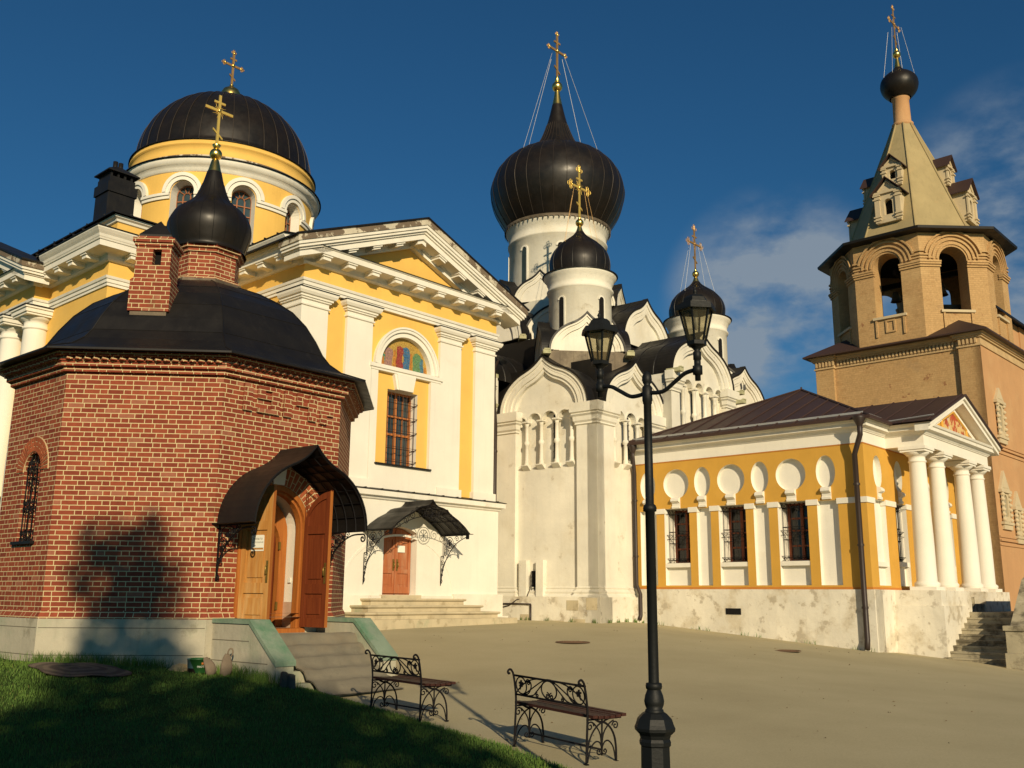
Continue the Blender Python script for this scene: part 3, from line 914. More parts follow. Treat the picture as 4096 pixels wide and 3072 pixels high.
# centre bay white surround, impost, keystone, archivolt
mb = MB()
mb.box(-5.40, -2.70, -.01, .12, 4.5, 5.25)
mb.box(-5.40, -5.15, -.01, .12, 5.25, 8.0); mb.box(-3.06, -2.70, -.01, .12, 5.25, 8.0)
mb.cornice([(-5.40, .1), (-5.40, -.0), (-2.68, -.0), (-2.68, .1)], [(0, 7.98), (.03, 7.99), (.03, 8.04), (.07, 8.06), (.07, 8.17), (0, 8.19)])
mb.box(-5.40, -2.68, .0, .14, 7.98, 8.185)
mb.build('window_surround', M['white'], YC)
mb = MB()
mb.prism([(-4.36, 7.52), (-3.82, 7.52), (-3.72, 7.985), (-4.46, 7.985)], -.06, .12)
mb.prism([(-4.42, 7.525), (-4.36, 7.525), (-4.46, 7.984), (-4.54, 7.984)], -.02, .12)
mb.build('keystone', M['white'], YC)
mb = MB()
for r0, r1, y in ((1.13, 1.25, -.03), (.99, 1.131, .03)):
    mb.prism(arc(-4.03, 8.19, r1, 0, 180, 30)+arc(-4.03, 8.19, r0, 180, 0, 30), y, .14)
mb.prism(arc(-4.03, 8.19, 1.28, 0, 180, 30)+arc(-4.03, 8.19, 1.22, 180, 0, 30), -.06, -.02)
mb.build('archivolt', M['white'], YC)
# mosaic: gold ground with plain fields of robe colours (generic, no figures)
def mosaic():
    m, n, b = new_mat('gold_mosaic')
    v = ocoord(n)
    sp = n.nodes.new('ShaderNodeSeparateXYZ'); link(n, v, sp.inputs[0])
    vo = mk(n, 'ShaderNodeTexVoronoi', Scale=42.0); link(n, v, vo.inputs['Vector'])
    g = mixc(n, vo.outputs['Color'], (.30, .16, .025), (.62, .42, .10))
    link(n, g, b.inputs['Base Color']); b.inputs['Roughness'].default_value = .5; b.inputs['Metallic'].default_value = .2
    return m
M['mosaic'] = mosaic()
mb = MB()
mb.prism([(-5.04, 8.19), (-3.02, 8.19)]+arc(-4.03, 8.19, 1.0, 0, 180, 24)[1:-1], .20, .22)
ms = mb.build('mosaic', M['mosaic'], YC)
tess = [((.30, .17, .15), (-4.62, .18)), ((.26, .035, .035), (-4.18, .15)), ((.035, .13, .25), (-3.92, .17)), ((.10, .22, .10), (-3.50, .18)), ((.05, .16, .22), (-3.32, .12)), ((.40, .16, .03), (-4.86, .08)), ((.06, .24, .16), (-4.80, .05)), ((.42, .17, .03), (-3.72, .06)), ((.42, .17, .03), (-4.38, .06)), ((.40, .15, .03), (-3.14, .06))]
for i, (c, (x, w)) in enumerate(tess):
    tm = surf('tessera_%d' % i, c, .6, vary=.45, scale=22, stains=((tuple(min(1, q*1.8) for q in c), 16, .55, .08, .6), ((.36, .22, .05), 26, .55, .05, .7)), bstr=.2)
    mb = MB()
    ztop = 8.19+math.sqrt(max(.01, .97**2-(x+4.03)**2))*(.72 if w > .1 else .62)
    rr = random.Random(i)
    left = [(x-w*(.55+.5*rr.random()), 8.20+(ztop-8.2)*k/5) for k in range(6)]
    right = [(x+w*(.55+.5*rr.random()), 8.20+(ztop-8.2)*k/5) for k in range(6)]
    mb.prism(right+[(x, ztop+w*.3)]+left[::-1], .185+.001*i, .205)
    mb.build('colour_field', tm, ms)
# window with bars
mb = MB()
mb.box(wx0, wx1, .44, .46, 5.30, 7.52)
wn = mb.build('window', M['glass'], YC)
mb = MB()
for x in (wx0+.03, (wx0+wx1)/2, wx1-.03): mb.box(x-.035, x+.035, .38, .445, 5.30, 7.52)
for z in (5.33, 6.25, 6.78, 7.49): mb.box(wx0, wx1, .385, .44, z-.03, z+.03)
for x in (wx0+.30, wx1-.30): mb.box(x-.012, x+.012, .40, .44, 5.3, 7.5)
mb.build('window_frame', wood_mat('orange_window_wood', (.36, .12, .035), (.48, .18, .05)), wn)
mb = MB()
for i in range(8):
    x = wx0+.06+(wx1-wx0-.12)*i/7
    mb.bar([(x, .16, 5.32), (x, .16, 7.46)], .010)
for z in (5.42, 5.80, 6.28, 6.70, 7.15):
    mb.bar([(wx0, .42, z), (wx0+.02, .16, z), (wx1-.02, .16, z), (wx1, .42, z)], .010)
for z in (5.46, 5.84, 6.33, 6.75, 7.20): mb.bar([(wx1, .42, z-.06), (wx1-.02, .05, z), (wx0, .05, z)], .007)
mb.build('window_grille', surf('rusty_bars', (.05, .022, .016), .7, bstr=0), wn)
mb = MB(); mb.box(-5.18, -3.02, -.09, .44, 5.255, 5.295); mb.build('sill', M['copper'], wn)
# pilasters
def pilaster(x0, x1, side):
    mb = MB()
    y0, yw = 0.0, .12
    xl = x0
    mb.box(x0, x1, y0, yw+(.80 if side else 0), 4.78, 9.36)
    mb.box(x0-.06, x1+.06, y0-.06, yw+(.86 if side else 0), 4.56, 4.79)
    pth = [(x0, yw+(.8 if side else 0)), (x0, y0), (x1, y0), (x1, yw)]
    mb.cornice(pth, [(0, 9.32), (.04, 9.335), (.045, 9.375), (.01, 9.39), (.01, 9.50), (.06, 9.51), (.06, 9.55), (.10, 9.56), (.10, 9.61), (.15, 9.63), (.19, 9.70), (.20, 9.77), (0, 9.775)])
    mb.box(x0, x1, y0, yw+(.8 if side else 0), 9.35, 9.77)
    p = mb.build('pilaster', M['white'], YC)
    fb = MB()
    fb.cornice(pth, [(.22, 9.772), (.22, 9.792), (0, 9.84), (0, 9.776)])
    fb.build('flashing', M['copper'], p)
pilaster(-7.93, -7.03, True); pilaster(-6.35, -5.41, False); pilaster(-2.69, -1.77, False); pilaster(-1.12, -.21, False)
# entablature round the building
EP = [(-11.5, 19), (-11.5, 15.3), (-11.95, 15.3), (-11.95, 7.7), (-11.5, 7.7), (-11.5, 4), (-7.9, 4), (-7.9, 0), (-.15, 0), (-.15, 4), (3.4, 4), (3.4, 19)]
mb = MB()
mb.cornice(EP, [(-.2, 9.83), (0, 9.83), (0, 9.91), (.03, 9.915), (.03, 10.01), (.06, 10.02), (.08, 10.09), (0, 10.105)])
mb.build('architrave', M['cornice'], YC)
mb = MB(); mb.cornice(EP, [(0, 10.08), (0, 10.54)]); mb.build('frieze', M['yellow'], YC)
mb = MB()
mb.cornice(EP, [(0, 10.51), (.06, 10.52), (.10, 10.56), (.10, 10.66), (.14, 10.70), (.55, 10.72), (.55, 10.88), (.58, 10.885), (.59, 10.92), (-.1, 11.0)])
SP = [(-11.5, 19), (-11.5, 15.3), (-11.95, 15.3), (-11.95, 15.0)]
cy = [(.56, 10.90), (.60, 10.95), (.62, 11.02), (.67, 11.08), (.72, 11.15), (.72, 11.20), (-.1, 11.30)]
for pth in ([(-11.95, 7.71), (-11.5, 7.71), (-11.5, 4), (-7.9, 4), (-7.9, .02)], [(-.15, .02), (-.15, 4), (3.4, 4), (3.4, 19)]):
    mb.cornice(pth, cy)
def modil(x, y, ang):
    k = mb.M
    mb.M = T(x, y, 0) @ RZ(ang)
    mb.box(-.13, .13, -.48, -.08, 10.58, 10.67); mb.box(-.165, .165, -.52, -.08, 10.672, 10.725)
    mb.M = k
for i in range(9): modil(-7.51+.87*i, 0, 0)
for i in range(4): modil(-7.9, .55+.9*i, -90); modil(-.15, .55+.9*i, 90)
for i in range(4): modil(-11.0+.87*i, 4, 0)
for i in range(4): modil(-11.5, 4.5+.87*i, -90)
for i in range(9): modil(-11.95, 8.1+.87*i, -90)
modil(-11.72, 7.7, 0)
mb.build('cornice', M['cornice'], YC)
mb = MB()
for pth in ([(-11.95, 7.71), (-11.5, 7.71), (-11.5, 4), (-7.9, 4), (-7.9, -.05)], [(-.15, -.05), (-.15, 4), (3.4, 4)]):
    mb.cornice(pth, [(.75, 11.19), (.75, 11.215), (-.2, 11.36), (-.2, 11.32)])
for i in range(6): mb.box(-8.65, -7.9, .3+.6*i, .33+.6*i, 11.22, 11.26); mb.box(-11.0+.5*i, -10.97+.5*i, 3.27, 4.0, 11.22, 11.26); mb.box(-12.27, -11.4, 4.1+.6*i, 4.13+.6*i, 11.22, 11.27)
mb.build('eave_flashing', M['copper'], YC)
# pediments
def pediment(Mx, hw, zb, rise, roofback):
    """centred on x=0, face y=0; hw: half width of the entablature"""
    s = rise/(hw+.55)
    tm = MB(Mx)
    tm.prism([(-hw-.2, zb), (hw+.2, zb), (0, zb+s*(hw+.2))], .10, .14)
    t = tm.build('tympanum', M['yellow'], YC)
    rk = MB(Mx)
    L = [(-.75, 1), (.75, -1)]
    def layer(d0, d1, y0, o):   # band between offsets d0..d1 below the roof line
        c = math.sqrt(1+s*s)
        za = lambda x, d: zb+rise-s*abs(x)-d*c
        for sg in (-1, 1):
            X = hw+o
            P = [(0, za(0, d1)), (sg*X, za(X, d1)), (sg*X, za(X, d0)), (0, za(0, d0))]
            if sg < 0: P = P[::-1]
            rk.prism(P, y0, .16)
    layer(.30, .46, -.55, .56); layer(.24, .30, -.60, .60); layer(.16, .24, -.66, .66); layer(.06, .16, -.70, .70)
    layer(.50, .62, -.10, .10); layer(.46, .50, -.14, .14)
    c = math.sqrt(1+s*s)
    for i in range(-4, 5):
        x = .87*i
        if abs(x) > hw-.4: continue
        zz = zb+rise-s*abs(x)-.46*c
        if i == 0:
            rk.prism([(-.17, zz-.13-s*.17), (0, zz-.13), (.17, zz-.13-s*.17), (.17, zz-s*.17), (0, zz), (-.17, zz-s*.17)], -.48, -.08)
        else:
            sg = 1 if x > 0 else -1
            q = [(x-.13, zz-.11+sg*s*.13), (x+.13, zz-.11-sg*s*.13), (x+.13, zz-sg*s*.13), (x-.13, zz+sg*s*.13)]
            rk.prism(q, -.48, -.08)
            q = [(x-.165, zz-.05+sg*s*.165), (x+.165, zz-.05-sg*s*.165), (x+.165, zz-sg*s*.165), (x-.165, zz+sg*s*.165)]
            rk.prism(q, -.52, -.08)
    rk.build('raking_cornice', M['cornice'], YC)
    wk = MB(Mx)
    keep = rk; rk = wk
    for sg in (-1, 1):
        X = hw+.74
        za = lambda x, d: zb+rise-s*abs(x)-d*c
        P = [(0, za(0, .07)), (sg*X, za(X, .07)), (sg*X, za(X, -.10)), (0, za(0, -.10))]
        if sg < 0: P = P[::-1]
        wk.prism(P, -.73, .2)
    wk.build('weathered_edge', M['weathered'], YC)
    rb = MB(Mx)
    for sg in (-1, 1):
        X = hw+.80
        za = lambda x, d: zb+rise-s*abs(x)-d*c
        P = [(0, za(0, -.105)), (sg*X, za(X, -.105)), (sg*X, za(X, -.15)), (0, za(0, -.15))]
        if sg < 0: P = P[::-1]
        rb.prism(P, -.77, roofback)
    rb.build('roof', M['copper'], YC)
    fl = MB(Mx)
    fl.prism([(-.60, 0), (.20, 0), (.20, .09), (-.60, .015)], 0, 1)
    fb = MB(Mx)
    fb.add([(-hw-.6, -.62, zb-.005), (hw+.6, -.62, zb-.005), (hw+.6, .12, zb+.09), (-hw-.6, .12, zb+.09), (-hw-.6, -.62, zb-.02), (hw+.6, -.62, zb-.02)], [(0, 1, 2, 3), (4, 5, 1, 0)])
    fb.build('flashing', M['copper'], t)
pediment(T(-4.03, 0, 0), 3.88, 10.93, 1.76, 6.0)
pediment(T(-11.95, 11.5, 0) @ RZ(-90), 3.80, 10.93, 1.76, .2)
# engaged columns of the west portico
for y in (8.0, 9.7, 11.4, 13.1):
    mb = MB(T(-11.68, y, 0))
    mb.lathe([(.42, 2.0), (.42, 2.3), (.385, 2.4), (.385, 5), (.335, 9.18), (.335, 9.2), (.375, 9.21), (.375, 9.26), (.34, 9.27), (.34, 9.44), (.40, 9.46), (.46, 9.54), (.46, 9.56), (.2, 9.56)], 28)
    mb.box(-.50, .50, -.50, .50, 9.56, 9.62); mb.box(-.54, .54, -.54, .54, 9.622, 9.74); mb.box(-.58, .58, -.58, .58, 9.742, 9.80)
    c = mb.build('column', M['white'], YC)
    mb = MB(T(-11.68, y, 0)); mb.box(-.61, .61, -.61, .61, 9.802, 9.827); mb.build('flashing', M['copper'], c)
# attic and main roof
mb = MB(); mb.box(-11.25, 3.1, 4.28, 18.7, 11.0, 11.94); mb.build('attic', M['yellow'], YC)
AP = [(-11.25, 18.7), (-11.25, 4.28), (3.1, 4.28), (3.1, 18.7)]
mb = MB(); mb.cornice(AP, [(0, 11.80), (.05, 11.82), (.07, 11.88), (.14, 11.92), (.14, 11.98), (0, 11.99)]); mb.build('attic_cornice', M['cornice'], YC)
mb = MB()
mb.cornice(AP, [(.26, 11.985), (.26, 12.02), (0, 12.07)])
cx_, cy_ = -3.95, 11.35
A = [(-11.51, 4.02), (3.36, 4.02), (3.36, 18.96), (-11.51, 18.96)]
rows = [[(x, y, 12.02) for x, y in A+A[:1]], [(cx_+(x-cx_)*.25, cy_+(y-cy_)*.25, 13.5) for x, y in A+A[:1]]]
mb.grid(rows)
for i in range(12):
    y = 4.6+1.1*i; mb.bar([(-11.5, y, 12.04), (-9.5, cy_+(y-cy_)*.73, 12.36)], .03)
    x = -11.0+1.1*i; mb.bar([(x, 4.03, 12.04), (cx_+(x-cx_)*.73, 6.0, 12.36)], .03)
mb.build('main_roof', M['copper'], YC)
# drum with ten arched windows
DC = (cx_, cy_)
RD_ = 3.47
def polar(a, r, z): return (DC[0]+r*math.cos(a), DC[1]+r*math.sin(a), z)
mb = MB()
arch_parts = []; band_parts = []
NW = 10
winr, wspz = .43, 15.66
hw_a = math.asin(winr/RD_)
def drum_quad(m, a0, a1, z00, z01, z10, z11, r=RD_, mi=0):
    m.add([polar(a0, r, z00), polar(a1, r, z01), polar(a1, r, z11), polar(a0, r, z10)], [(0, 1, 2, 3)], mi, False)
for k in range(NW):
    ac = R(-108+36*k)
    steps = [-R(18)+i*R(18-math.degrees(hw_a))/4 for i in range(5)]
    xs = [-hw_a*math.cos(math.pi*i/12) for i in range(13)]
    al = steps[:-1]+xs+[-s for s in reversed(steps[:-1])]
    for a0, a1 in zip(al, al[1:]):
        mid = (a0+a1)/2
        if abs(mid) > hw_a: drum_quad(mb, ac+a0, ac+a1, 12.2, 12.2, 16.6, 16.6)
        else:
            f = lambda a: wspz+math.sqrt(max(0, winr**2-(RD_*math.sin(a))**2))
            drum_quad(mb, ac+a0, ac+a1, 12.2, 12.2, 13.2, 13.2)
            drum_quad(mb, ac+a0, ac+a1, f(a0), f(a1), 16.6, 16.6)
            for q in (1,):   # soffit
                mb.add([polar(ac+a0, RD_, f(a0)), polar(ac+a1, RD_, f(a1)), polar(ac+a1, RD_-.45, f(a1)), polar(ac+a0, RD_-.45, f(a0))], [(0, 1, 2, 3)], 1)
    for sg in (-1, 1):
        mb.add([polar(ac+sg*hw_a, RD_, 13.2), polar(ac+sg*hw_a, RD_, wspz), polar(ac+sg*hw_a, RD_-.45, wspz), polar(ac+sg*hw_a, RD_-.45, 13.2)], [(0, 1, 2, 3)], 1)
    mb.add([polar(ac-hw_a, RD_, 13.2), polar(ac+hw_a, RD_, 13.2), polar(ac+hw_a, RD_-.45, 13.2), polar(ac-hw_a, RD_-.45, 13.2)], [(0, 1, 2, 3)], 1)
    # archivolt following the drum
    ma = MB()
    for r0, r1, rr in ((.45, .59, .07), (.59, .72, .12)):
        n = 18
        inner = []; outer = []
        for i in range(n+1):
            t = math.pi*i/n
            for L_, r_ in ((inner, r0), (outer, r1)): L_.append((ac+math.asin(r_*math.cos(t)/RD_), wspz+r_*math.sin(t)))
        for i in range(n):
            p = [inner[i], outer[i], outer[i+1], inner[i+1]]
            ma.add([polar(a, RD_+rr, z) for a, z in p]+[polar(a, RD_-.02, z) for a, z in p], [(0, 1, 2, 3), (1, 5, 6, 2), (4, 0, 3, 7)])
    arch_parts.append(ma)
    mi_ = MB()
    # impost band between windows
    b0, b1 = ac+math.asin(.45/RD_), ac+R(36)-math.asin(.45/RD_)
    n = 8
    for i in range(n):
        a0, a1 = b0+(b1-b0)*i/n, b0+(b1-b0)*(i+1)/n
        for z0_, z1_, rr in ((15.42, 15.54, .06), (15.54, 15.64, .11)):
            p = [(a0, z0_), (a1, z0_), (a1, z1_), (a0, z1_)]
            mi_.add([polar(a, RD_+rr, z) for a, z in p]+[polar(a, RD_, z) for a, z in p], [(0, 1, 2, 3), (4, 5, 1, 0), (3, 2, 6, 7), (0, 3, 7, 4), (1, 5, 6, 2)])
    band_parts.append(mi_)
dm = mb.build('drum', [M['yellow'], M['white']], YC)
for q in arch_parts: q.build('archivolt', M['white'], dm)
for q in band_parts: q.build('impost_band', M['white'], dm)
wmat = wood_mat('drum_window_wood', (.26, .10, .05), (.36, .15, .07))
for k in range(NW):
    ac = -108+36*k
    Mx = T(DC[0], DC[1], 0) @ RZ(ac+90) @ T(0, -(RD_-.40), 0)
    g = MB(Mx); g.prism([(-.42, 13.2), (.42, 13.2)]+arc(0, wspz, .42, 0, 180, 12), .05, .07)
    wg = g.build('drum_window', M['glass'], YC)
    fb = MB(Mx)
    for x in (-.38, -.14, .14, .38): fb.box(x-.02, x+.02, .0, .05, 13.2, wspz)
    for i in range(7): fb.box(-.4, .4, .005, .045, 13.22+.37*i, 13.255+.37*i)
    for a in (35, 72, 108, 145): fb.bar([(.12*math.cos(R(a)), .02, wspz+.12*math.sin(R(a))), (.4*math.cos(R(a)), .02, wspz+.4*math.sin(R(a)))], .02)
    fb.tube([(x, .02, z) for x, z in arc(0, wspz, .13, 0, 180, 8)], .02, 4); fb.tube([(x, .02, z) for x, z in arc(0, wspz, .385, 0, 180, 14)], .025, 4)
    fb.build('glazing_bars', wmat, wg)
mb = MB()
mb.lathe([(RD_, 16.44), (RD_+.07, 16.47), (RD_+.07, 16.56), (RD_+.12, 16.60), (RD_+.16, 16.66), (RD_+.26, 16.70), (RD_+.26, 16.80), (RD_+.30, 16.86), (3.3, 16.95)], 72, DC)
mb.build('drum_cornice', M['cornice'], YC)
mb = MB(); mb.lathe([(RD_+.35, 16.865), (RD_+.35, 16.90), (3.46, 17.02), (3.42, 17.0)], 72, DC); mb.build('drum_flashing', M['copper'], YC)
mb = MB()
mb.lathe([(3.51, 16.9), (3.51, 17.10), (3.48, 17.11), (3.48, 17.50), (3.54, 17.52), (3.54, 17.56), (3.50, 17.57), (3.52, 17.70), (3.2, 17.72)], 72, DC)
ab = mb.build('attic_band', M['yellow'], YC)
mb = MB(); mb.lathe([(3.525, 16.95), (3.525, 17.09), (3.49, 17.10)], 72, DC); mb.build('white_band', M['weathered'], ab)
mb = MB()
dome = [(3.57, 17.69), (3.57, 17.725), (3.38, 17.77)]+[(3.36*math.cos(R(a)), 17.77+3.28*math.sin(R(a))) for a in range(3, 90, 4)]+[(.05, 21.05)]
mb.lathe(dome, 72, DC)
do = mb.build('dome', M['domecop'], YC)
mb = MB()
for i in range(36):
    a = 2*math.pi*i/36+.05
    mb.tube([polar(a, r+.012, z+.006) for r, z in dome[2:-2]], .012, 4)
mb.build('seam', M['seam'], do)
mb = MB(); mb.lathe([(.36, 20.98), (.42, 21.2), (.41, 21.40), (.31, 21.60), (.14, 21.72), (.06, 21.76), (.09, 21.81), (.04, 21.88)], 24, DC); mb.build('finial', M['gold'], YC)
a, b = MB(), MB()
cross(a, b, 1.45, .36, .09, -1, 21.80, DC, rich=.09, zbar=.62)
cr = a.build('cross', M['oldgold'], YC); b.build('boss', M['gold'], cr)
# sheet-metal chimney on the main roof
mb = MB(T(-11.0, 5.15, .10))
mb.box(-.40, .40, -.40, .40, 11.9, 12.75); mb.box(-.44, .44, -.44, .44, 12.752, 13.05); mb.box(-.38, .38, -.38, .38, 13.05, 13.25)
for i in range(4): mb.box(-.36+.2*i, -.30+.2*i, -.37, .37, 13.25, 13.38)
mb.box(-.47, .47, -.47, .47, 13.38, 13.42)
mb.add([(-.47, -.47, 13.42), (.47, -.47, 13.42), (.47, .47, 13.42), (-.47, .47, 13.42), (-.1, -.1, 13.68), (.1, -.1, 13.68), (.1, .1, 13.68), (-.1, .1, 13.68)], [(0, 1, 5, 4), (1, 2, 6, 5), (2, 3, 7, 6), (3, 0, 4, 7), (4, 5, 6, 7)])
for x in (-.09, .07): mb.lathe([(.07, 13.6), (.07, 13.86), (.0, 13.87)], 10, (x, 0))
mb.build('chimney', M['copper'], YC)
# door, steps, canopy
mb = MB()
mb.prism([(dx0, 1.62), (dx1, 1.62)]+[(dx1+(dx0-dx1)*i/10, darch(dx1+(dx0-dx1)*i/10)) for i in range(11)], .26, .28)
for xa, xb in ((dx0+.03, -4.10), (-4.08, dx1-.03)):
    tp = lambda x: darch(x)-.04
    w0, w1 = xa+.09, xb-.09
    mb.wall(xa, xb, 1.66, 3.30, .20, .235, [(w0, w1, 1.84, 2.22), (w0, w1, 2.34, 3.18)])
    mb.prism([(xa, 3.30), (xb, 3.30), (xb, tp(xb)), ((xa+xb)/2, tp((xa+xb)/2)), (xa, tp(xa))], .20, .25)
    mb.box(w0, w1, .232, .25, 1.8, 3.2); mb.box(w0+.07, w1-.07, .222, .24, 1.91, 2.15); mb.box(w0+.07, w1-.07, .222, .24, 2.42, 3.10)
mb.box(-4.115, -4.065, .17, .2, 1.66, 3.42)
d = mb.build('door', M['doorred'], YC)
mb = MB()
for x in (-4.16, -4.02): mb.box(x-.025, x+.025, .18, .20, 2.30, 2.62); mb.tube([(x, .17, 2.38), (x, .13, 2.40), (x, .13, 2.52), (x, .17, 2.54)], .012, 6)
mb.build('handle', M['brass'], d)
mb = MB()
mb.box(dx0-.1, dx1+.1, -.16, .28, 1.50, 1.615)
for i, (xa, xb, yy, z1) in enumerate(((-5.50, -1.95, -.48, 1.52), (-5.85, -1.55, -.80, 1.34), (-6.2, -1.15, -1.12, 1.16), (-6.5, -.60, -1.42, .98))):
    mb.box(xa, xb, yy, -.1+.001*i, .3, z1-.07)
    if i < 3: mb.cornice([(xa, -.1), (xa, yy), (xb, yy), (xb, -.1)], [(0, z1-.075), (.05, z1-.06), (.065, z1-.03), (.05, z1), (-.5, z1+.002)])
    else: mb.box(xa, xb, yy, -.1, z1-.07, z1)
mb.build('step', M['step'], YC)
pr = [( 1.52, 3.37), (1.30, 3.56), (1.02, 3.74), (.72, 3.88), (.66, 3.93), (.56, 4.00), (.42, 4.045), (.28, 4.07), (.19, 4.09), (.12, 4.13), (.06, 4.19), (0, 4.26)]
pr = [(-3.96+x, z) for x, z in pr]+[(-3.96-x, z) for x, z in reversed(pr[:-1])]
cn2 = canopy(YC, I4, -3.96, 1.52, 3.37, .9, 1.2, .8, 5, M['copper'], prof=pr)
def scrolls(mb, f, items, r=.008):
    for it in items: mb.tube([f(px, pz) for px, pz in spiral(*it)], r, 4)
for sx in (-5.44, -2.50):
    mb = MB()
    f = lambda y, z: (sx, y, z)
    mb.bar([(sx, -.05, 2.75), (sx, -.05, 1.90)], .014); mb.bar([(sx, -.17, 3.35), (sx, -.17, 2.70)], .014)
    mb.bar([(sx, -.05, 2.75), (sx, -.17, 2.75)], .012); mb.bar([(sx, -.10, 3.345), (sx, -1.2, 3.345)], .014)
    main = spline([(-.07, 1.95), (-.10, 2.20), (-.20, 2.52), (-.42, 2.86), (-.74, 3.14), (-1.15, 3.30)], 6)
    mb.tube([f(*p) for p in main], .013, 5)
    for rr in (.20, .13): mb.tube([f(-.40+rr*.8*math.cos(R(a)), 3.10+rr*math.sin(R(a))) for a in range(0, 360, 20)], .011, 4, closed=True)
    for a in range(0, 180, 45): mb.bar([f(-.40-.10*math.cos(R(a)), 3.10-.13*math.sin(R(a))), f(-.40+.10*math.cos(R(a)), 3.10+.13*math.sin(R(a)))], .016)
    scrolls(mb, f, [(-.70, 3.24, .09, 0, 1.4), (-.90, 3.28, .06, 180, -1.3), (-.13, 2.55, .08, 0, 1.5), (-.13, 2.36, .06, 90, -1.4), (-.10, 2.20, .045, 0, 1.3), (-.07, 2.02, .06, 90, 1.4), (-.62, 3.05, .07, 60, 1.4), (-.22, 2.80, .06, 0, 1.3)], .010)
    mb.box(sx-.01, sx+.01, -1.2, -1.08, 3.22, 3.335)
    mb.build('bracket', M['iron'], cn2)
mb = MB()   # scrolled valance under the front edge
f = lambda x, z: (-3.96+x, -1.16, z)
low = [(q*1.36, 3.37+.42*(1-q*q)) for q in [i/12-1 for i in range(25)]]
mb.tube([f(x, z-.0) for x, z in low], .010, 4)
for rr in (.25, .17): mb.tube([f(rr*math.cos(R(a)), 3.83+rr*math.sin(R(a))) for a in range(0, 360, 18)], .011, 4, closed=True)
for a in range(0, 180, 45): mb.bar([f(-.16*math.cos(R(a)), 3.83-.16*math.sin(R(a))), f(.16*math.cos(R(a)), 3.83+.16*math.sin(R(a)))], .012)
for sg in (-1, 1):
    scrolls(mb, f, [(sg*.42, 3.86, .15, 90, 1.5*sg), (sg*.72, 3.78, .12, 90, -1.5*sg), (sg*.98, 3.62, .11, 90, 1.5*sg), (sg*1.2, 3.48, .08, 90, -1.4*sg), (sg*.58, 3.95, .07, 0, 1.3), (sg*.86, 3.74, .06, 0, 1.3)], .010)
mb.build('valance', M['iron'], cn2)
# downpipe at the corner
def pipe(parent, pts, r=.055, name='downpipe', hopper=True, mat_=None):
    mb = MB()
    mb.tube(pts, r, 10)
    p = Vector(pts[0])
    if hopper: mb.lathe([(r, p.z-.12), (r*2.3, p.z+.10), (r*2.3, p.z+.16), (r*.5, p.z+.17)], 12, (p.x, p.y))
    for i in range(1, len(pts)):
        a_, b_ = Vector(pts[i-1]), Vector(pts[i])
        L = (b_-a_).length
        for j in range(int(L/1.4)):
            q = a_+(b_-a_)*((j+.5)/max(1, int(L/1.4)))
            mb.lathe([(r*1.25, q.z-.03), (r*1.25, q.z+.03)], 10, (q.x, q.y))
    return mb.build(name, mat_ or M['brownpipe'], parent)
pipe(YC, [(.55, .75, 9.3), (.55, .75, 8.2), (.92, 1.0, 7.3), (.92, 1.0, 1.9), (.55, .65, 1.55), (.55, .65, .95)], .075)
# ------------------------------------------------------------------ white cathedral
CA = thing('cathedral', 'white medieval cathedral with keel arched gables, one great black onion dome and small domes', 'church', (2.693, 30.0, 0), -40)
FRC = RZ(90)                       # right-hand facade frame: x runs away from the corner, y into the wall

def keel_gable(Mx, c, y, hw, z0, h, back, parent, rings=3, roof=True, name='gable', ringw=None, tymp=.16, k=.80):
    """white keel-arched gable standing at depth y, dark vault roof running back"""
    mb = MB(Mx)
    w = ringw or hw*.30
    for i in range(rings):
        a, b = 1-(w/hw)*i/rings, 1-(w/hw)*(i+1)/rings
        o = ogee(c, hw*a, z0, h*(1-(1-a)*.95), 10, k); q = ogee(c, hw*b, z0, h*(1-(1-b)*.95), 10, k)
        mb.prism(o+q[::-1], y+.03*i+(.02 if i % 2 else 0), y+tymp+.02, 0)
    q = ogee(c, hw-w+.01, z0, h*(1-(w/hw)*.95), 10, k)
    mb.prism(q, y+tymp, y+tymp+.06, 0)
    g = mb.build(name, M['white2'], parent)
    if roof:
        mb = MB(Mx)
        o = ogee(c, hw+.05, z0-.02, h+.07, 12, k)
        mb.prism(o, y+tymp+.03, back, 0, sm=False)
        mb.prism(ogee(c, hw+.065, z0-.02, h+.09, 12, k)+ogee(c, hw+.002, z0-.02, h+.004, 12, k)[::-1], y-.04, y+tymp+.04, 0)
        n = max(1, int((back-y)/.75))
        for i in range(1, n): mb.tube([(x, y+.75*i, z) for x, z in o], .018, 4)
        mb.build('vault_roof', M['copper'], g)
    return g

def colonnette(mb, x, y, z0, z1, r=.075):
    mb.lathe([(r*1.35, z0), (r*1.35, z0+.05), (r*1.1, z0+.09), (r*1.25, z0+.13), (r*.95, z0+.17), (r*.85, (z0+z1)/2-.09), (r*1.3, (z0+z1)/2-.05), (r*1.35, (z0+z1)/2), (r*1.3, (z0+z1)/2+.05), (r*.85, (z0+z1)/2+.09), (r*.85, z1-.16), (r*1.1, z1-.14), (r*.9, z1-.10), (r*1.4, z1-.05)], 12, (x, y))
    mb.box(x-r*1.6, x+r*1.6, y-r*1.6, y+r*1.6, z1-.05, z1)

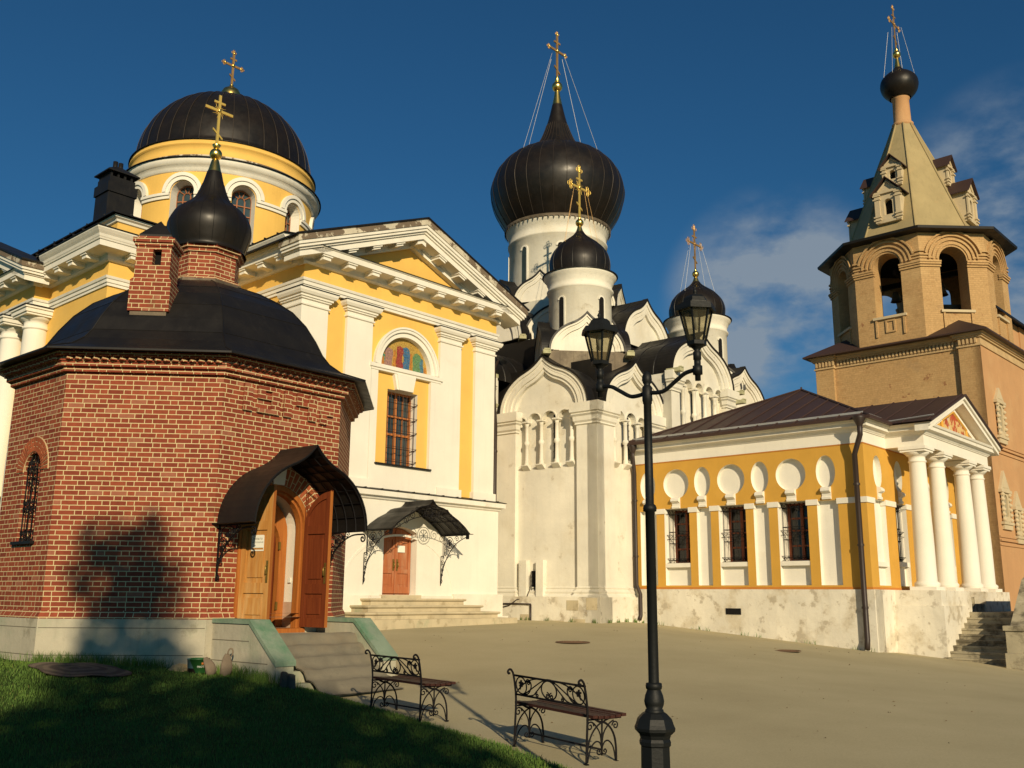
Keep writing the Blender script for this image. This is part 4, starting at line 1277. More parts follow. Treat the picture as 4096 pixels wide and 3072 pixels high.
def facade(Mx, x0, x1, pl, pr_, zb, zarc, zcap, ctr, hw, h, parent, cols, back, slit=None, y=0.0, plinth=True, thick=None, slitw=.11):
    """one bay between two piers: recessed wall, colonnade strip, capitals, keel gable and vault"""
    ya, yn = y+.15, y+.33
    ah = zcap-.36
    cc = [x0+pl]+cols+[x1-pr_]
    def hi(x):
        for a, b in zip(cc, cc[1:]):
            if a-1e-6 <= x <= b+1e-6:
                r = min((b-a)/2-.035, .30); m = (a+b)/2
                return ah+(math.sqrt(max(0, r*r-(x-m)**2)) if abs(x-m) < r else 0)
        return ah
    mb = MB(Mx)
    xs_ops = []
    mb.wall(x0+pl, x1-pr_, zb, zcap+.12, ya, yn, [(x0+pl+.001, x1-pr_-.001, zarc, hi, 72)])
    mb.box(x0+pl, x1-pr_, yn, yn+.05, zarc-.1, zcap+.2)
    mb.box(x0, x0+pl, y, yn+.05, zb, zcap-.02); mb.box(x1-pr_, x1, y, yn+.05, zb, zcap-.02)
    w = mb.build('wall', M['white2'], parent)
    for xa, xb in ((x0, x0+pl), (x1-pr_, x1)):
        mb = MB(Mx)
        pth = [(xa, ya), (xa, y), (xb, y), (xb, ya)]
        mb.cornice(pth, [(0, zcap-.72), (.05, zcap-.69), (.03, zcap-.64), (.08, zcap-.58), (.09, zcap-.44), (.15, zcap-.38), (.11, zcap-.34), (.17, zcap-.30), (.17, zcap), (0, zcap+.01)])
        mb.build('capital', M['white2'], w)
    for i, cx in enumerate(cols):
        mb = MB(Mx)
        colonnette(mb, cx, y+.13, zarc-.02, ah+.01)
        mb.add([(cx-.15, y-.02, zarc-.03), (cx+.15, y-.02, zarc-.03), (cx+.15, y+.16, zarc-.03), (cx-.15, y+.16, zarc-.03), (cx-.15, y+.145, zarc-.17), (cx+.15, y+.145, zarc-.17), (cx-.15, y-.02, zarc-.0), (cx+.15, y-.02, zarc-.0), (cx+.15, y+.2, zarc-.0), (cx-.15, y+.2, zarc-.0)],
               [(0, 1, 7, 6), (6, 7, 8, 9), (0, 4, 5, 1), (0, 6, 9, 3, 4), (1, 5, 2, 8, 7)])
        mb.build('colonnette', M['white2'], w)
    for a, b in zip(cc, cc[1:]):
        mb = MB(Mx)
        r = min((b-a)/2-.035, .30); m = (a+b)/2
        mb.prism(arc(m, ah, r+.035, 0, 180, 12)+arc(m, ah, r, 180, 0, 12), ya-.035, ya+.01)
        mb.build('arch', M['white2'], w)
    if slit is not None:
        mb = MB(Mx); mb.box(slit-slitw, slit+slitw, yn-.004, yn+.02, zarc+.12, ah+.18)
        sw_ = mb.build('slit_window', M['black'], w)
        mb = MB(Mx)
        for i in range(7): mb.bar([(slit-slitw, yn-.03, zarc+.2+.2*i), (slit+slitw, yn-.03, zarc+.2+.2*i)], .01)
        mb.bar([(slit, yn-.03, zarc+.12), (slit, yn-.03, ah+.18)], .012)
        mb.build('window_bars', M['iron'], sw_)
    if plinth:
        mb = MB(Mx)
        pth = [(x0-.0, y+.3), (x0, y), (x0+pl, y), (x0+pl, ya), (x1-pr_, ya), (x1-pr_, y), (x1, y), (x1, y+.3)]
        mb.cornice(pth, [(0, 1.92), (.05, 1.88), (.03, 1.84), (.10, 1.76), (.08, 1.70), (.15, 1.62), (.15, 1.60), (0, 1.6)])
        mb.build('base_moulding', M['white2'], w)
    keel_gable(Mx, ctr, y-.05, hw, zcap-.0, h, back, parent, rings=4, tymp=.24)
    return w

# corner bays
facade(I4, -4.2, 0, .86, .80, .4, 5.87, 7.70, -2.16, 1.84, 1.80, CA, [-2.95, -2.33, -1.68, -1.08], 4.1, slit=-1.86)
facade(FRC, 0, 4.2, .95, .98, .4, 5.87, 7.70, 2.25, 1.84, 1.70, CA, [1.16, 1.83, 2.56, 3.1], 4.1, slit=2.22)
# plinth course
mb = MB()
mb.box(-4.35, .16, -.16, .5, .3, 1.60); mb.box(-.5, .16, -.16, 4.4, .3, 1.602)
pb = mb.build('plinth', M['peel'], CA)
for x, z, w_, h_ in ((-3.6, .5, .5, .4), (-2.95, .5, .35, .55), (-1.9, .55, .7, .33), (-.9, .6, .5, .34), (-1.1, 1.2, .45, .3), (-.35, 1.22, .4, .36)):
    mb = MB(); mb.box(x, x+w_, -.172, -.1, z, z+h_); mb.build('facing_block', M['step'], pb)
# low window and its two flanking slabs
mb = MB(); mb.box(-2.72, -2.42, .135, .16, 1.66, 2.42); lw = mb.build('low_window', M['black'], CA)
mb = MB()
for x in (-3.12, -2.42):
    mb = MB(); mb.box(x, x+.29, -.04, .16, 1.605, 2.75); mb.build('window_slab', M['white2'], CA)
mb = MB()
for x in (-2.70, -2.57, -2.44): mb.bar([(x, .09, 1.66), (x, .09, 2.42)], .012)
for i in range(6): mb.bar([(-2.72, .09, 1.7+.13*i), (-2.42, .09, 1.78+.13*i)], .009)
mb.build('window_bars', M['iron'], lw)
mb = MB()
mb.tube([(-4.4, -.20, 1.36), (-3.2, -.20, 1.38), (-2.5, -.20, 1.37)], .022, 6); mb.tube([(-4.4, -.19, 1.30), (-3.9, -.19, 1.22), (-3.4, -.19, 1.32), (-3.1, -.17, 1.5), (-2.75, -.1, 1.56), (-2.72, .05, 1.85), (-2.72, .05, 2.3)], .016, 5)
mb.tube([(-2.5, -.20, 1.36), (-2.5, -.20, .5)], .03, 6)
mb.build('cable', M['brownpipe'], CA)
# middle bays stand a little proud and taller
MP = FRC @ T(0, -.42, 0)
facade(MP, 3.95, 8.60, .55, .62, 1.0, 7.1, 9.36, 6.22, 2.26, 1.84, CA, [4.95, 5.75, 6.55, 7.3], 4.5, slit=6.0, plinth=False)
ML = T(0, -.25, 0)
facade(ML, -8.60, -4.25, .55, .55, 1.0, 7.1, 9.0, -6.35, 2.1, 1.8, CA, [-7.6, -6.85, -6.1, -5.3], 4.5, plinth=False)
mb = MB(MP); mb.box(3.951, 8.599, .37, 1.0, .5, 9.3); mb.box(3.95, 4.1, .02, .9, .5, 9.33); mb.build('side_wall', M['white2'], CA)
keel_gable(FRC, 10.5, .0, 1.85, 9.0, 1.75, 4.5, CA, rings=4)
mb = MB(FRC); mb.box(8.6, 12.4, .02, 2.0, .5, 9.0); mb.box(8.6, 8.9, -.02, .1, 8.2, 9.02); mb.build('wall', M['white2'], CA)
# inner masses carrying the upper tiers
mb = MB(); mb.box(-12.6, -.4, .4, 12.6, .5, 7.9); mb.build('core_wall', M['white2'], CA)
mb = MB()
mb.box(-4.0, -.2, .3, 4.2, 7.6, 8.2)
mb.box(-12.2, -.6, .8, 12.2, 7.8, 9.35)
mb.plan([(-10.7, 2.1), (-2.1, 2.1), (-2.1, 10.7), (-10.7, 10.7)], 9.3, 10.9)
mb.build('lower_roof', M['copper'], CA)
AC = (-2.2, 2.2); MC = (-6.4, 6.4)
RC = (-2.2+.10, 2.2+8.4-.05)
def rot(c, deg): return T(c[0], c[1], 0) @ RZ(deg)
# kokoshniks round the small drum: a square set diagonally
mb = MB(rot(AC, 45)); mb.box(-1.42, 1.42, -1.42, 1.42, 8.3, 9.76)
for i in range(6): 
    for sg in (-1, 1): mb.box(-1.4+.47*i, -1.385+.47*i, sg*1.43-.008, sg*1.43+.008, 8.3, 9.75); mb.box(sg*1.43-.008, sg*1.43+.008, -1.4+.47*i, -1.385+.47*i, 8.3, 9.75)
mb.build('lead_base', M['lead'], CA)
for k in range(4): keel_gable(rot(AC, 45+90*k), 0, -1.5, 1.26, 9.77, 1.32, -.1, CA, rings=3, name='kokoshnik', ringw=.30, tymp=.12, k=.78)
def small_drum(c, dz, s, label):
    mb = MB(T(c[0], c[1], dz))
    R_ = 1.12*s
    wins = [-89, -13, 77, 167]
    mb.lathe([(R_, 9.3), (R_, 12.16), (R_+.06, 12.19), (R_+.08, 12.26), (R_+.02, 12.32), (R_+.03, 12.48), (R_+.08, 12.56), (R_+.10, 12.66), (R_+.19, 12.74), (R_+.20, 12.82), (.9*s, 12.86)], 48)
    d = mb.build('drum', M['white2'], CA)
    for a in wins:
        mm = T(c[0], c[1], dz) @ RZ(a+90)
        mb = MB(mm)
        q = [(-.10, 10.0), (.10, 10.0)]+arc(0, 11.75, .10, 0, 180, 8)
        mb.prism(q, -R_-.012, -R_+.1); w = mb.build('slit_window', M['black'], d)
        mb = MB(mm)
        q2 = [(-.15, 9.95), (.15, 9.95)]+arc(0, 11.75, .15, 0, 180, 8)
        mb.prism(q2+q[::-1], -R_-.03, -R_+.1); mb.build('window_edge', M['white2'], d)
    mb = MB(T(c[0], c[1], dz))
    mb.lathe([(R_+.24, 12.80), (R_+.25, 12.83), (1.0*s, 12.92), (.9*s, 12.88)], 48)
    pr = spline([(1.06*s, 12.90), (1.10*s, 13.15), (1.10*s, 13.40), (1.0*s, 13.72), (.78*s, 14.02), (.48*s, 14.26), (.26*s, 14.44), (.13*s, 14.62), (.08*s, 14.78)], 4)
    mb.lathe(pr, 40)
    o = mb.build('onion_dome', M['domecop'], CA)
    mb = MB(T(c[0], c[1], dz))
    for i in range(16):
        a = 2*math.pi*i/16; mb.tube([((r+.004)*math.cos(a), (r+.004)*math.sin(a), z) for r, z in pr[:-4]], .009, 4)
    mb.build('seam', M['copper'], o)
    mb = MB(T(c[0], c[1], dz))
    mb.lathe([(.16*s, 14.55), (.10*s, 14.72), (.06, 14.86)], 16); ball(mb, (0, 0), 14.96, .15)
    mb.lathe([(.05, 15.08), (.07, 15.10), (.03, 15.2)], 12)
    mb.build('finial', M['gold'], CA)
    a, b = MB(), MB()
    cross(a, b, 1.85, .42, .075, 87, 15.12+dz, c, rich=.15, rays=.28, zbar=.66)
    cr = a.build('cross', M['goldflat'] if label == 'a' else M['oldgold'], CA); b.build('boss', M['gold'] if label == 'a' else M['oldgold'], cr)
    mb = MB(T(c[0], c[1], dz))
    for yaw in (87, 177):
        for sg in (-1, 1):
            dx, dy = math.cos(R(yaw))*sg, math.sin(R(yaw))*sg
            mb.bar([(dx*.30, dy*.30, 15.12+1.85*.63), (dx*.83*s, dy*.83*s, 14.0)], .006)
    mb.build('guy_chain', M['oldgold'] if label == 'a' else M['gutter'], cr)
small_drum(AC, 0, 1.0, 'a')
small_drum(RC, .25, 1.07, 'b')
for k in range(2): keel_gable(rot(RC, 45+90*k), 0, -1.5, 1.26, 9.9, 1.32, -.1, CA, name='kokoshnik', tymp=.12, k=.78)
# first upper tier: large gables on the four sides and over the near corner
keel_gable(FRC, 6.4, 2.0, 1.70, 11.05, 1.95, 5.2, CA, rings=3)
keel_gable(I4, -6.4, 2.0, 1.70, 11.05, 1.95, 5.2, CA, rings=3)
keel_gable(rot(MC, 45), 0, -4.05, 1.80, 11.0, 1.9, -1.0, CA, rings=3)
keel_gable(rot(MC, 135), 0, -4.4, 1.70, 11.0, 1.9, -1.0, CA, rings=3)
mb = MB(T(MC[0], MC[1], 0)); mb.lathe([(4.1, 10.8), (4.1, 11.05), (2.9, 11.9)], 8, (0, 0), R(22.5), sm=False); mb.build('middle_roof', M['copper'], CA)
mb = MB(T(MC[0], MC[1], 0)); mb.lathe([(2.80, 10.9), (2.80, 13.05), (2.0, 13.1)], 8, (0, 0), R(22.5), sm=False); mb.build('octagon_base', M['white2'], CA)
# second tier of eight kokoshniks
for k in range(8): keel_gable(rot(MC, 22.5+45*k), 0, -2.72, 1.10, 13.05, 1.22, -1.6, CA, rings=3, name='kokoshnik', ringw=.26, tymp=.10, k=.78)
# great drum and onion
mb = MB(T(MC[0], MC[1], 0))
RM = 2.06
mb.lathe([(RM, 12.8), (RM, 16.05), (RM+.06, 16.08), (RM+.07, 16.16), (RM+.02, 16.20), (RM+.02, 16.50), (RM+.08, 16.56), (RM+.12, 16.70), (RM+.16, 16.74), (RM+.16, 16.86), (1.8, 16.9)], 64)
gd = mb.build('drum', M['white2'], CA)
for k in range(8):
    mm = T(MC[0], MC[1], 0) @ RZ(-93+40+90+45*k+4)
    mb = MB(mm)
    q = [(-.13, 13.9), (.13, 13.9)]+arc(0, 15.55, .13, 0, 180, 8)
    mb.prism(q, -RM-.012, -RM+.2); mb.build('slit_window', M['black'] if k % 8 != 7 else M['glass'], gd)
    mb = MB(mm)
    q2 = [(-.20, 13.85), (.20, 13.85)]+arc(0, 15.55, .20, 0, 180, 8)
    mb.prism(q2+q[::-1], -RM-.04, -RM+.2); mb.build('window_edge', M['white2'], gd)
mb = MB(T(MC[0], MC[1], 0))
for i in range(64):
    a = 2*math.pi*i/64
    mb.M = T(MC[0], MC[1], 0) @ RZ(math.degrees(a))
    mb.prism([(-.055, 16.80), (.0, 16.68), (.055, 16.80)], -RM-.215, -RM-.20)
mb.M = T(MC[0], MC[1], 0)
mb.lathe([(RM+.21, 16.78), (RM+.23, 16.88), (RM, 16.95)], 64)
mb.build('scalloped_rim', M['lead'], CA)
mb = MB(T(MC[0], MC[1], 0))
pr = spline([(2.20, 16.90), (2.34, 17.10), (2.68, 17.70), (2.88, 18.40), (2.86, 18.90), (2.62, 19.55), (2.12, 20.12), (1.52, 20.48), (1.06, 20.72), (.80, 21.05), (.58, 21.55), (.38, 22.2), (.22, 22.90)], 4)
mb.lathe(pr, 64)
go = mb.build('onion_dome', M['domecop'], CA)
mb = MB(T(MC[0], MC[1], 0))
for i in range(32):
    a = 2*math.pi*i/32; mb.tube([((r+.006)*math.cos(a), (r+.006)*math.sin(a), z) for r, z in pr[2:-6]], .010, 4)
mb.build('seam', M['seam'], go)
mb = MB(T(MC[0], MC[1], 0))
mb.lathe([(.23, 22.86), (.14, 23.3), (.10, 23.62)], 20); ball(mb, (0, 0), 23.78, .24, 20); mb.lathe([(.08, 23.98), (.12, 24.02), (.06, 24.3)], 14)
mb.build('finial', M['gold'], CA)
a, b = MB(), MB()
cross(a, b, 2.35, .52, .10, 87, 24.0, MC, rich=.10, zbar=.66)
cr = a.build('cross', M['oldgold'], CA); b.build('boss', M['gold'], cr)
mb = MB(T(MC[0], MC[1], 0))
for yaw in (-3, 87):
    for sg in (-1, 1):
        dx, dy = math.cos(R(yaw))*sg, math.sin(R(yaw))*sg
        mb.bar([(dx*.35, dy*.35, 25.3), (dx*2.2, dy*2.2, 20.05)], .008)
mb.build('guy_chain', M['gutter'], cr)
M['spout'] = surf('lichen_stone', (.42, .40, .24), .9, vary=.2, scale=5, stains=(((.20, .24, .12), 6, .55, .1, .5),))
# stone water spouts
for Mx, (x, y, z) in ((rot(AC, 45), (-1.42, -1.55, 9.55)), (rot(AC, 45), (1.42, -1.55, 9.55)), (FRC, (4.0, -.55, 9.30)), (FRC, (8.7, -.55, 8.9)), (FRC, (8.9, -.4, 9.3)), (I4, (-4.2, -.35, 9.0)), (I4, (-4.35, .1, 8.0)), (rot(MC, 45), (-1.9, -4.1, 10.95))):
    mb = MB(Mx); mb.box(x-.13, x+.13, y-.28, y+.28, z, z+.13); mb.box(x-.10, x+.10, y-.3, y-.2, z+.131, z+.17); mb.build('water_spout', M['spout'], CA)
# ------------------------------------------------------------------ yellow side building with columned porch
SB = thing('side_building', 'single-storey ochre and white house with blind discs over its windows and a columned porch', 'house', (9.805, 26.6, 0), -42)
FR4 = RZ(90)
ZY0, ZY1 = 1.90, 5.90
ycap0, ycap1 = 4.22, 4.38
def disc(c, rx, zc=5.15, rz=.47): return (c-rx, c+rx, lambda x: zc-rz*math.sqrt(max(0, 1-((x-c)/rx)**2)), lambda x: zc+rz*math.sqrt(max(0, 1-((x-c)/rx)**2)), 24)
WINS = [-6.12, -4.16, -2.20]
wwh = .46
left_ops = []
for c in WINS: left_ops += [disc(c, .465), (c-wwh, c+wwh, 1.98, 4.37)]
NIC = [(-7.50, -6.88), (-5.39, -4.90), (-3.44, -2.95), (-1.44, -.82)]
for (a, b), c in zip(NIC, (-7.19, -5.16, -3.19, -1.13)): left_ops += [disc(c, .285), (a, b, 1.98, 4.33)]
right_ops = []
for c, r in ((.92, .30), (2.50, .30), (6.60, .30), (8.15, .30)): right_ops += [disc(c, r)]
RW = [(.52, 1.34, False), (2.07, 2.93, True), (6.2, 7.0, True), (7.7, 8.5, False)]
for a, b, w in RW: right_ops += [(a, b, 1.98, 4.35)]
right_ops += [(3.98, 5.12, 1.98, 4.30), (3.95, 5.15, 4.62, lambda x: 4.62+math.sqrt(max(0, .36-(x-4.55)**2)), 16)]
mb = MB()
mb.wall(-7.7, 0, ZY0, ZY1, 0, .15, left_ops, 0, 1)
mb.M = FR4
mb.wall(0, 9.1, ZY0, ZY1, 0, .15, right_ops, 0, 1)
mb.wall(9.1, 9.11, ZY0, ZY1, 0, 4)
mb.box(9.0, 9.1, .02, 7.5, ZY0, ZY1)
w = mb.build('wall', [M['ochre'], M['white']], SB)
mb = MB()     # white backs of the blind discs and niches
mb.wall(-7.7, 0, 1.95, 5.80, .15, .68, [(c-wwh+.02, c+wwh-.02, 2.66, 4.36) for c in WINS])
mb.M = FR4
mb.wall(0.05, 9.1, 1.95, 5.80, .15, .68, [(a+.02, b-.02, 2.66, 4.34) for a, b, k in RW if k]+[(4.0, 5.1, 1.96, 4.28)])
mb.build('niche_back', M['white'], SB)
mb = MB()     # thin orange line along the bottom and under the frieze
mb.cornice([(-7.7, 0), (0, 0), (0, 9.1)], [(.0, 1.86), (.012, 1.87), (.012, 1.925), (0, 1.93)])
mb.build('orange_band', M['orange'], SB); mb = MB()
mb.cornice([(-7.7, 0), (0, 0), (0, 9.1)], [(.0, 5.86), (.012, 5.865), (.012, 5.895), (0, 5.90)])
mb.build('orange_band', M['orange'], SB)
mb = MB()     # white capitals on the ochre strips
ed = sorted([(a, b) for a, b in NIC]+[(c-wwh, c+wwh) for c in WINS])
st = [(ed[i][1], ed[i+1][0]) for i in range(len(ed)-1)]+[(ed[-1][1], None)]
for a, b in st:
    if b is not None:
        mb = MB(); mb.cornice([(a-.0, .14), (a, 0), (b, 0), (b, .14)], [(0, ycap0), (.03, ycap0+.005), (.03, ycap1), (0, ycap1+.005)]); mb.build('capital_band', M['white'], SB)
mb = MB(); mb.cornice([(-.82, .14), (-.82, 0), (0, 0), (0, .52), (-.14, .52)], [(0, ycap0), (.03, ycap0+.005), (.03, ycap1), (0, ycap1+.005)]); mb.build('capital_band', M['white'], SB)
for a, b in ((1.34, 2.07), (2.93, 3.98), (5.12, 6.2), (7.0, 7.7)):
    mb = MB(FR4); mb.cornice([(a, .14), (a, 0), (b, 0), (b, .14)], [(0, ycap0), (.03, ycap0+.005), (.03, ycap1), (0, ycap1+.005)]); mb.build('capital_band', M['white'], SB)
def console(Mx, c, wd=.15):
    mb = MB(Mx)
    pts = [(.0, 4.36), (-.05, 4.37), (-.055, 4.42), (-.02, 4.46), (-.03, 4.54), (-.09, 4.565), (-.13, 4.60), (-.12, 4.66), (-.06, 4.71), (0, 4.72)]
    vs = [(c-wd, y, z) for y, z in pts]+[(c+wd, y, z) for y, z in pts]
    n = len(pts)
    mb.add(vs, [tuple(range(n)), tuple(reversed(range(n, 2*n)))]+[(i, i+n, (i+1) % n+n, (i+1) % n) for i in range(n)])
    mb.build('console', M['white'], SB)
for c in WINS+[-7.19, -5.16, -3.19, -1.13]: console(I4, c, .145 if c in WINS else .135)
for c in (.92, 2.50, 6.60, 8.15): console(FR4, c, .13)
# windows with sills and basket grilles
def window(Mx, a, b, z0, z1, yg=.64, yo=.20):
    mb = MB(Mx)
    mb.box(a, b, yg, yg+.02, z0, z1)
    g = mb.build('window', M['darkglass'], SB)
    mb = MB(Mx)
    m = (a+b)/2
    for x, hw_ in ((a+.04, .04), (m, .045), (b-.04, .04)): mb.box(x-hw_, x+hw_, yg-.06, yg-.002, z0, z1)
    for z in (z0+.03, z0+.45, z0+.9, z0+1.25, z1-.03): mb.box(a, b, yg-.05, yg-.004, z-.025, z+.025)
    mb.build('window_frame', M['frame'], g)
    mb = MB(Mx)
    n = 7
    for i in range(n):
        x = a+.03+(b-a-.06)*i/(n-1); mb.bar([(x, yo, z0+.02), (x, yo, z1-.03)], .009)
    for z in (z0+.10, z0+.62, z0+.98, z1-.16):
        mb.bar([(a, yg-.02, z), (a+.02, yo, z), (b-.02, yo, z), (b, yg-.02, z)], .008)
    for zc in (z0+.06, z0+.80, z1-.10):
        for i in range(n-1):
            x0 = a+.03+(b-a-.06)*i/(n-1); x1 = a+.03+(b-a-.06)*(i+1)/(n-1)
            mb.bar([(x0, yo-.01, zc-.07), (x1, yo-.01, zc+.07)], .006); mb.bar([(x0, yo-.01, zc+.07), (x1, yo-.01, zc-.07)], .006)
        mb.bar([(a-.01, yo-.09, zc+.08), (a+.04, yo, zc-.02), (a-.01, yo-.09, zc-.06)], .007)
        mb.bar([(a-.01, yo-.09, zc+.08), (b, yo-.09, zc+.08)], .007); mb.bar([(a-.01, yo-.09, zc-.06), (b, yo-.09, zc-.06)], .007)
        for i in range(n): 
            x = a+.03+(b-a-.06)*i/(n-1); mb.bar([(x, yo, zc), (x, yo-.09, zc+.08)], .006)
    mb.build('window_grille', M['iron'], g)
    mb = MB(Mx); mb.box(a-.01, b+.01, .02, .62, z0-.135, z0-.005); mb.build('sill', M['white'], g)
for c in WINS: window(I4, c-wwh+.02, c+wwh-.02, 2.67, 4.36)
for a, b, k in RW:
    if k: window(FR4, a+.02, b-.02, 2.67, 4.34)
mb = MB(FR4)
mb.box(.50, 1.36, .04, .16, 2.50, 2.63); mb.build('sill', M['white'], SB)
mb = MB(FR4); mb.box(4.0, 5.1, .60, .64, 1.96, 4.28)
for x in (4.03, 4.55, 5.07): mb.box(x-.05, x+.05, .54, .60, 1.96, 4.28)
pd = mb.build('porch_door', M['black'], SB)
mb = MB(FR4)
for i in range(9): mb.bar([(4.05+.125*i, .30, 2.0), (4.05+.125*i, .30, 4.25)], .012)
for z in (2.5, 3.2, 3.9): mb.bar([(4.0, .30, z), (5.1, .30, z)], .012)
mb.build('door_grille', M['iron'], pd)
mb = MB(FR4); mb.prism(arc(4.55, 4.62, .70, 0, 180, 20)+arc(4.55, 4.62, .60, 180, 0, 20), -.03, .1); mb.build('fanlight_arch', M['white'], SB)
# plinth
mb = MB()
mb.box(-7.75, .06, -.06, .5, -.2, 1.865); mb.M = FR4; mb.box(.0, 9.1, -.06, .5, -.3, 1.867)
pl_ = mb.build('plinth', M['peel'], SB)
mb = MB(); mb.box(-4.46, -3.96, -.075, -.055, 1.13, 1.31); mb.build('vent', M['black'], pl_)
# frieze and cornice with porch break
PU0, PU1, PV = 1.62, 7.48, 1.10
EPY = [(-7.7, 0), (0, 0), (0, PU0), (PV, PU0), (PV, PU1), (0, PU1), (0, 9.1)]
mb = MB()
mb.cornice(EPY, [(-.1, 5.89), (.02, 5.895), (.02, 6.20), (.05, 6.21), (.06, 6.25), (-.05, 6.26)])
mb.build('frieze', M['white'], SB)
mb = MB()
mb.cornice(EPY, [(0, 6.22), (.07, 6.24), (.12, 6.30), (.22, 6.33), (.23, 6.42), (.27, 6.44), (.30, 6.50), (-.05, 6.52)])
mb.build('cornice', M['cornice'], SB)
mb = MB(FR4); mb.box(PU0+.05, PU1-.05, -PV+.05, .05, 5.90, 5.96); mb.build('porch_ceiling', M['white'], SB)
# roof: low pyramid plus gabled porch roof
ax_, ay_, az_ = -3.75, 4.4, 8.62
ea = .40
B4 = [(-7.9, -ea), (ea, -ea), (ea, 9.3), (-7.9, 9.3)]
def roof_z(x, y):    # height of the front-right pyramid plane at local (x, y)
    return 6.56+(az_-6.56)*(ea-x)/(ea-ax_)
mb = MB()
vs = [(x, y, 6.56) for x, y in B4]+[(ax_, ay_, az_)]
mb.add(vs+[(x, y, 6.50) for x, y in B4], [(0, 1, 4), (1, 2, 4), (2, 3, 4), (3, 0, 4), (0, 5, 6, 1), (1, 6, 7, 2), (8, 7, 6, 5)])
for i in range(13):
    t = (i+.5)/13
    x = -7.9+8.3*t
    k = min(1, (x+7.9)/(ax_+7.9)) if x < ax_ else min(1, (ea-x)/(ea-ax_))
    mb.bar([(x, -ea, 6.575), (x, -ea+(ay_+ea)*k, 6.575+(az_-6.56)*k)], .022)
for i in range(14):
    t = (i+.5)/14; y = -ea+9.7*t
    k = min(1, (y+ea)/(ay_+ea)) if y < ay_ else min(1, (9.3-y)/(9.3-ay_))
    if PU0-.3 < y < PU1+.3: continue
    mb.bar([(ea, y, 6.575), (ea+(ax_-ea)*k, y, 6.575+(az_-6.56)*k)], .022)
for q in (B4[0], B4[1], B4[2]): mb.bar([(q[0], q[1], 6.57), (ax_, ay_, az_+.02)], .035)
mb.tube([(ax_, ay_, az_), (ax_, ay_, az_+.1)], .03, 6)
rf = mb.build('roof', M['roofbrown'], SB)
pc = (PU0+PU1)/2
prz = 7.80
slope = (prz-6.52)/(PU1-pc+.42)
mb = MB()
back = (prz-6.56)/(az_-6.56)*(ea-ax_)
for sg in (-1, 1):
    y1 = pc+sg*(PU1-pc+.42)
    q = [(PV+.42, pc, prz), (PV+.42, y1, 6.53), (ea-.05, y1, 6.53), (ea-back-.1, pc, prz)]
    mb.add(q+[(p[0], p[1], p[2]-.05) for p in q], [(0, 1, 2, 3) if sg > 0 else (3, 2, 1, 0), (0, 4, 5, 1), (4, 5, 6, 7)])
    for i in range(5):
        x = PV+.3-.7*i
        yb = y1
        top = (x, pc, prz+.015)
        if x > ea: mb.bar([top, (x, y1, 6.545)], .02)
        else:
            k = min(1, (ea-x)/back); mb.bar([top, (x, pc+sg*(PU1-pc+.42)*(1-k), 6.545+(prz-6.53)*k)], .02)
mb.build('porch_roof', M['roofbrown'], SB)
mb = MB()
for q, o in (([(-7.7, 0), (0, 0), (0, PU0-.35)], .10),):
    mb.cornice(q, [(o, 6.69), (o+.012, 6.69), (o+.012, 6.75), (o, 6.75)])
mb.bar([(ea-.25, PU0-.12, 6.66), (PV+.40, PU0-.12, 6.72)], .022)
mb.build('gutter_edge', M['gutter'], SB)
mb = MB(); mb.cornice([(-7.7, 0), (0, 0), (0, PU0-.42)], [(.40, 6.485), (.425, 6.485), (.425, 6.575), (.40, 6.58)]); mb.build('eave_edge', M['roofbrown'], SB)
# pediment of the porch
FP = FR4 @ T(pc, -PV, 0)
mb = MB(FP)
hw = PU1-pc
s4 = slope
mb.prism([(-hw, 6.5), (hw, 6.5), (0, 6.5+s4*hw)], .05, .09, 0)
pt = mb.build('tympanum', M['ochre'], SB)
mb = MB(FP)
c4 = math.sqrt(1+s4*s4)
for d0, d1, y0 in ((.02, .12, -.36), (.12, .24, -.30), (.34, .46, .0)):
    for sg in (-1, 1):
        X = hw+.36 if y0 < -.1 else hw
        za = lambda x, d: prz-.02-s4*abs(x)-d*c4
        P = [(0, za(0, d1)), (sg*X, za(X, d1)), (sg*X, za(X, d0)), (0, za(0, d0))]
        mb.prism(P if sg > 0 else P[::-1], y0, .08)
mb.build('raking_cornice', M['cornice'], SB)
mb = MB(FP)
q = [(-1.05, 6.60), (1.05, 6.60), (1.05, 6.82), (0, 6.82+1.05*s4), (-1.05, 6.82)]
mb.prism(q, .02, .045); 
mb.build('recessed_panel', surf('faded_fresco', (.40, .075, .03), .9, vary=.25, scale=5, stains=(((.66, .52, .22), 3.2, .47, .05, .8), ((.55, .55, .50), 2.6, .60, .03, .8)), bstr=.2), pt)
mb = MB(FP)
q2 = [(-1.12, 6.56), (1.12, 6.56), (1.12, 6.86), (0, 6.86+1.1*s4), (-1.12, 6.86)]
mb.prism(q2+q[::-1]+[q[0]]+[q2[0]], .0, .05) if False else None
for a, b in zip(q2, q2[1:]+q2[:1]): mb.bar([(a[0], .02, a[1]), (b[0], .02, b[1])], .045)
mb.build('panel_frame', M['ochre'], pt)
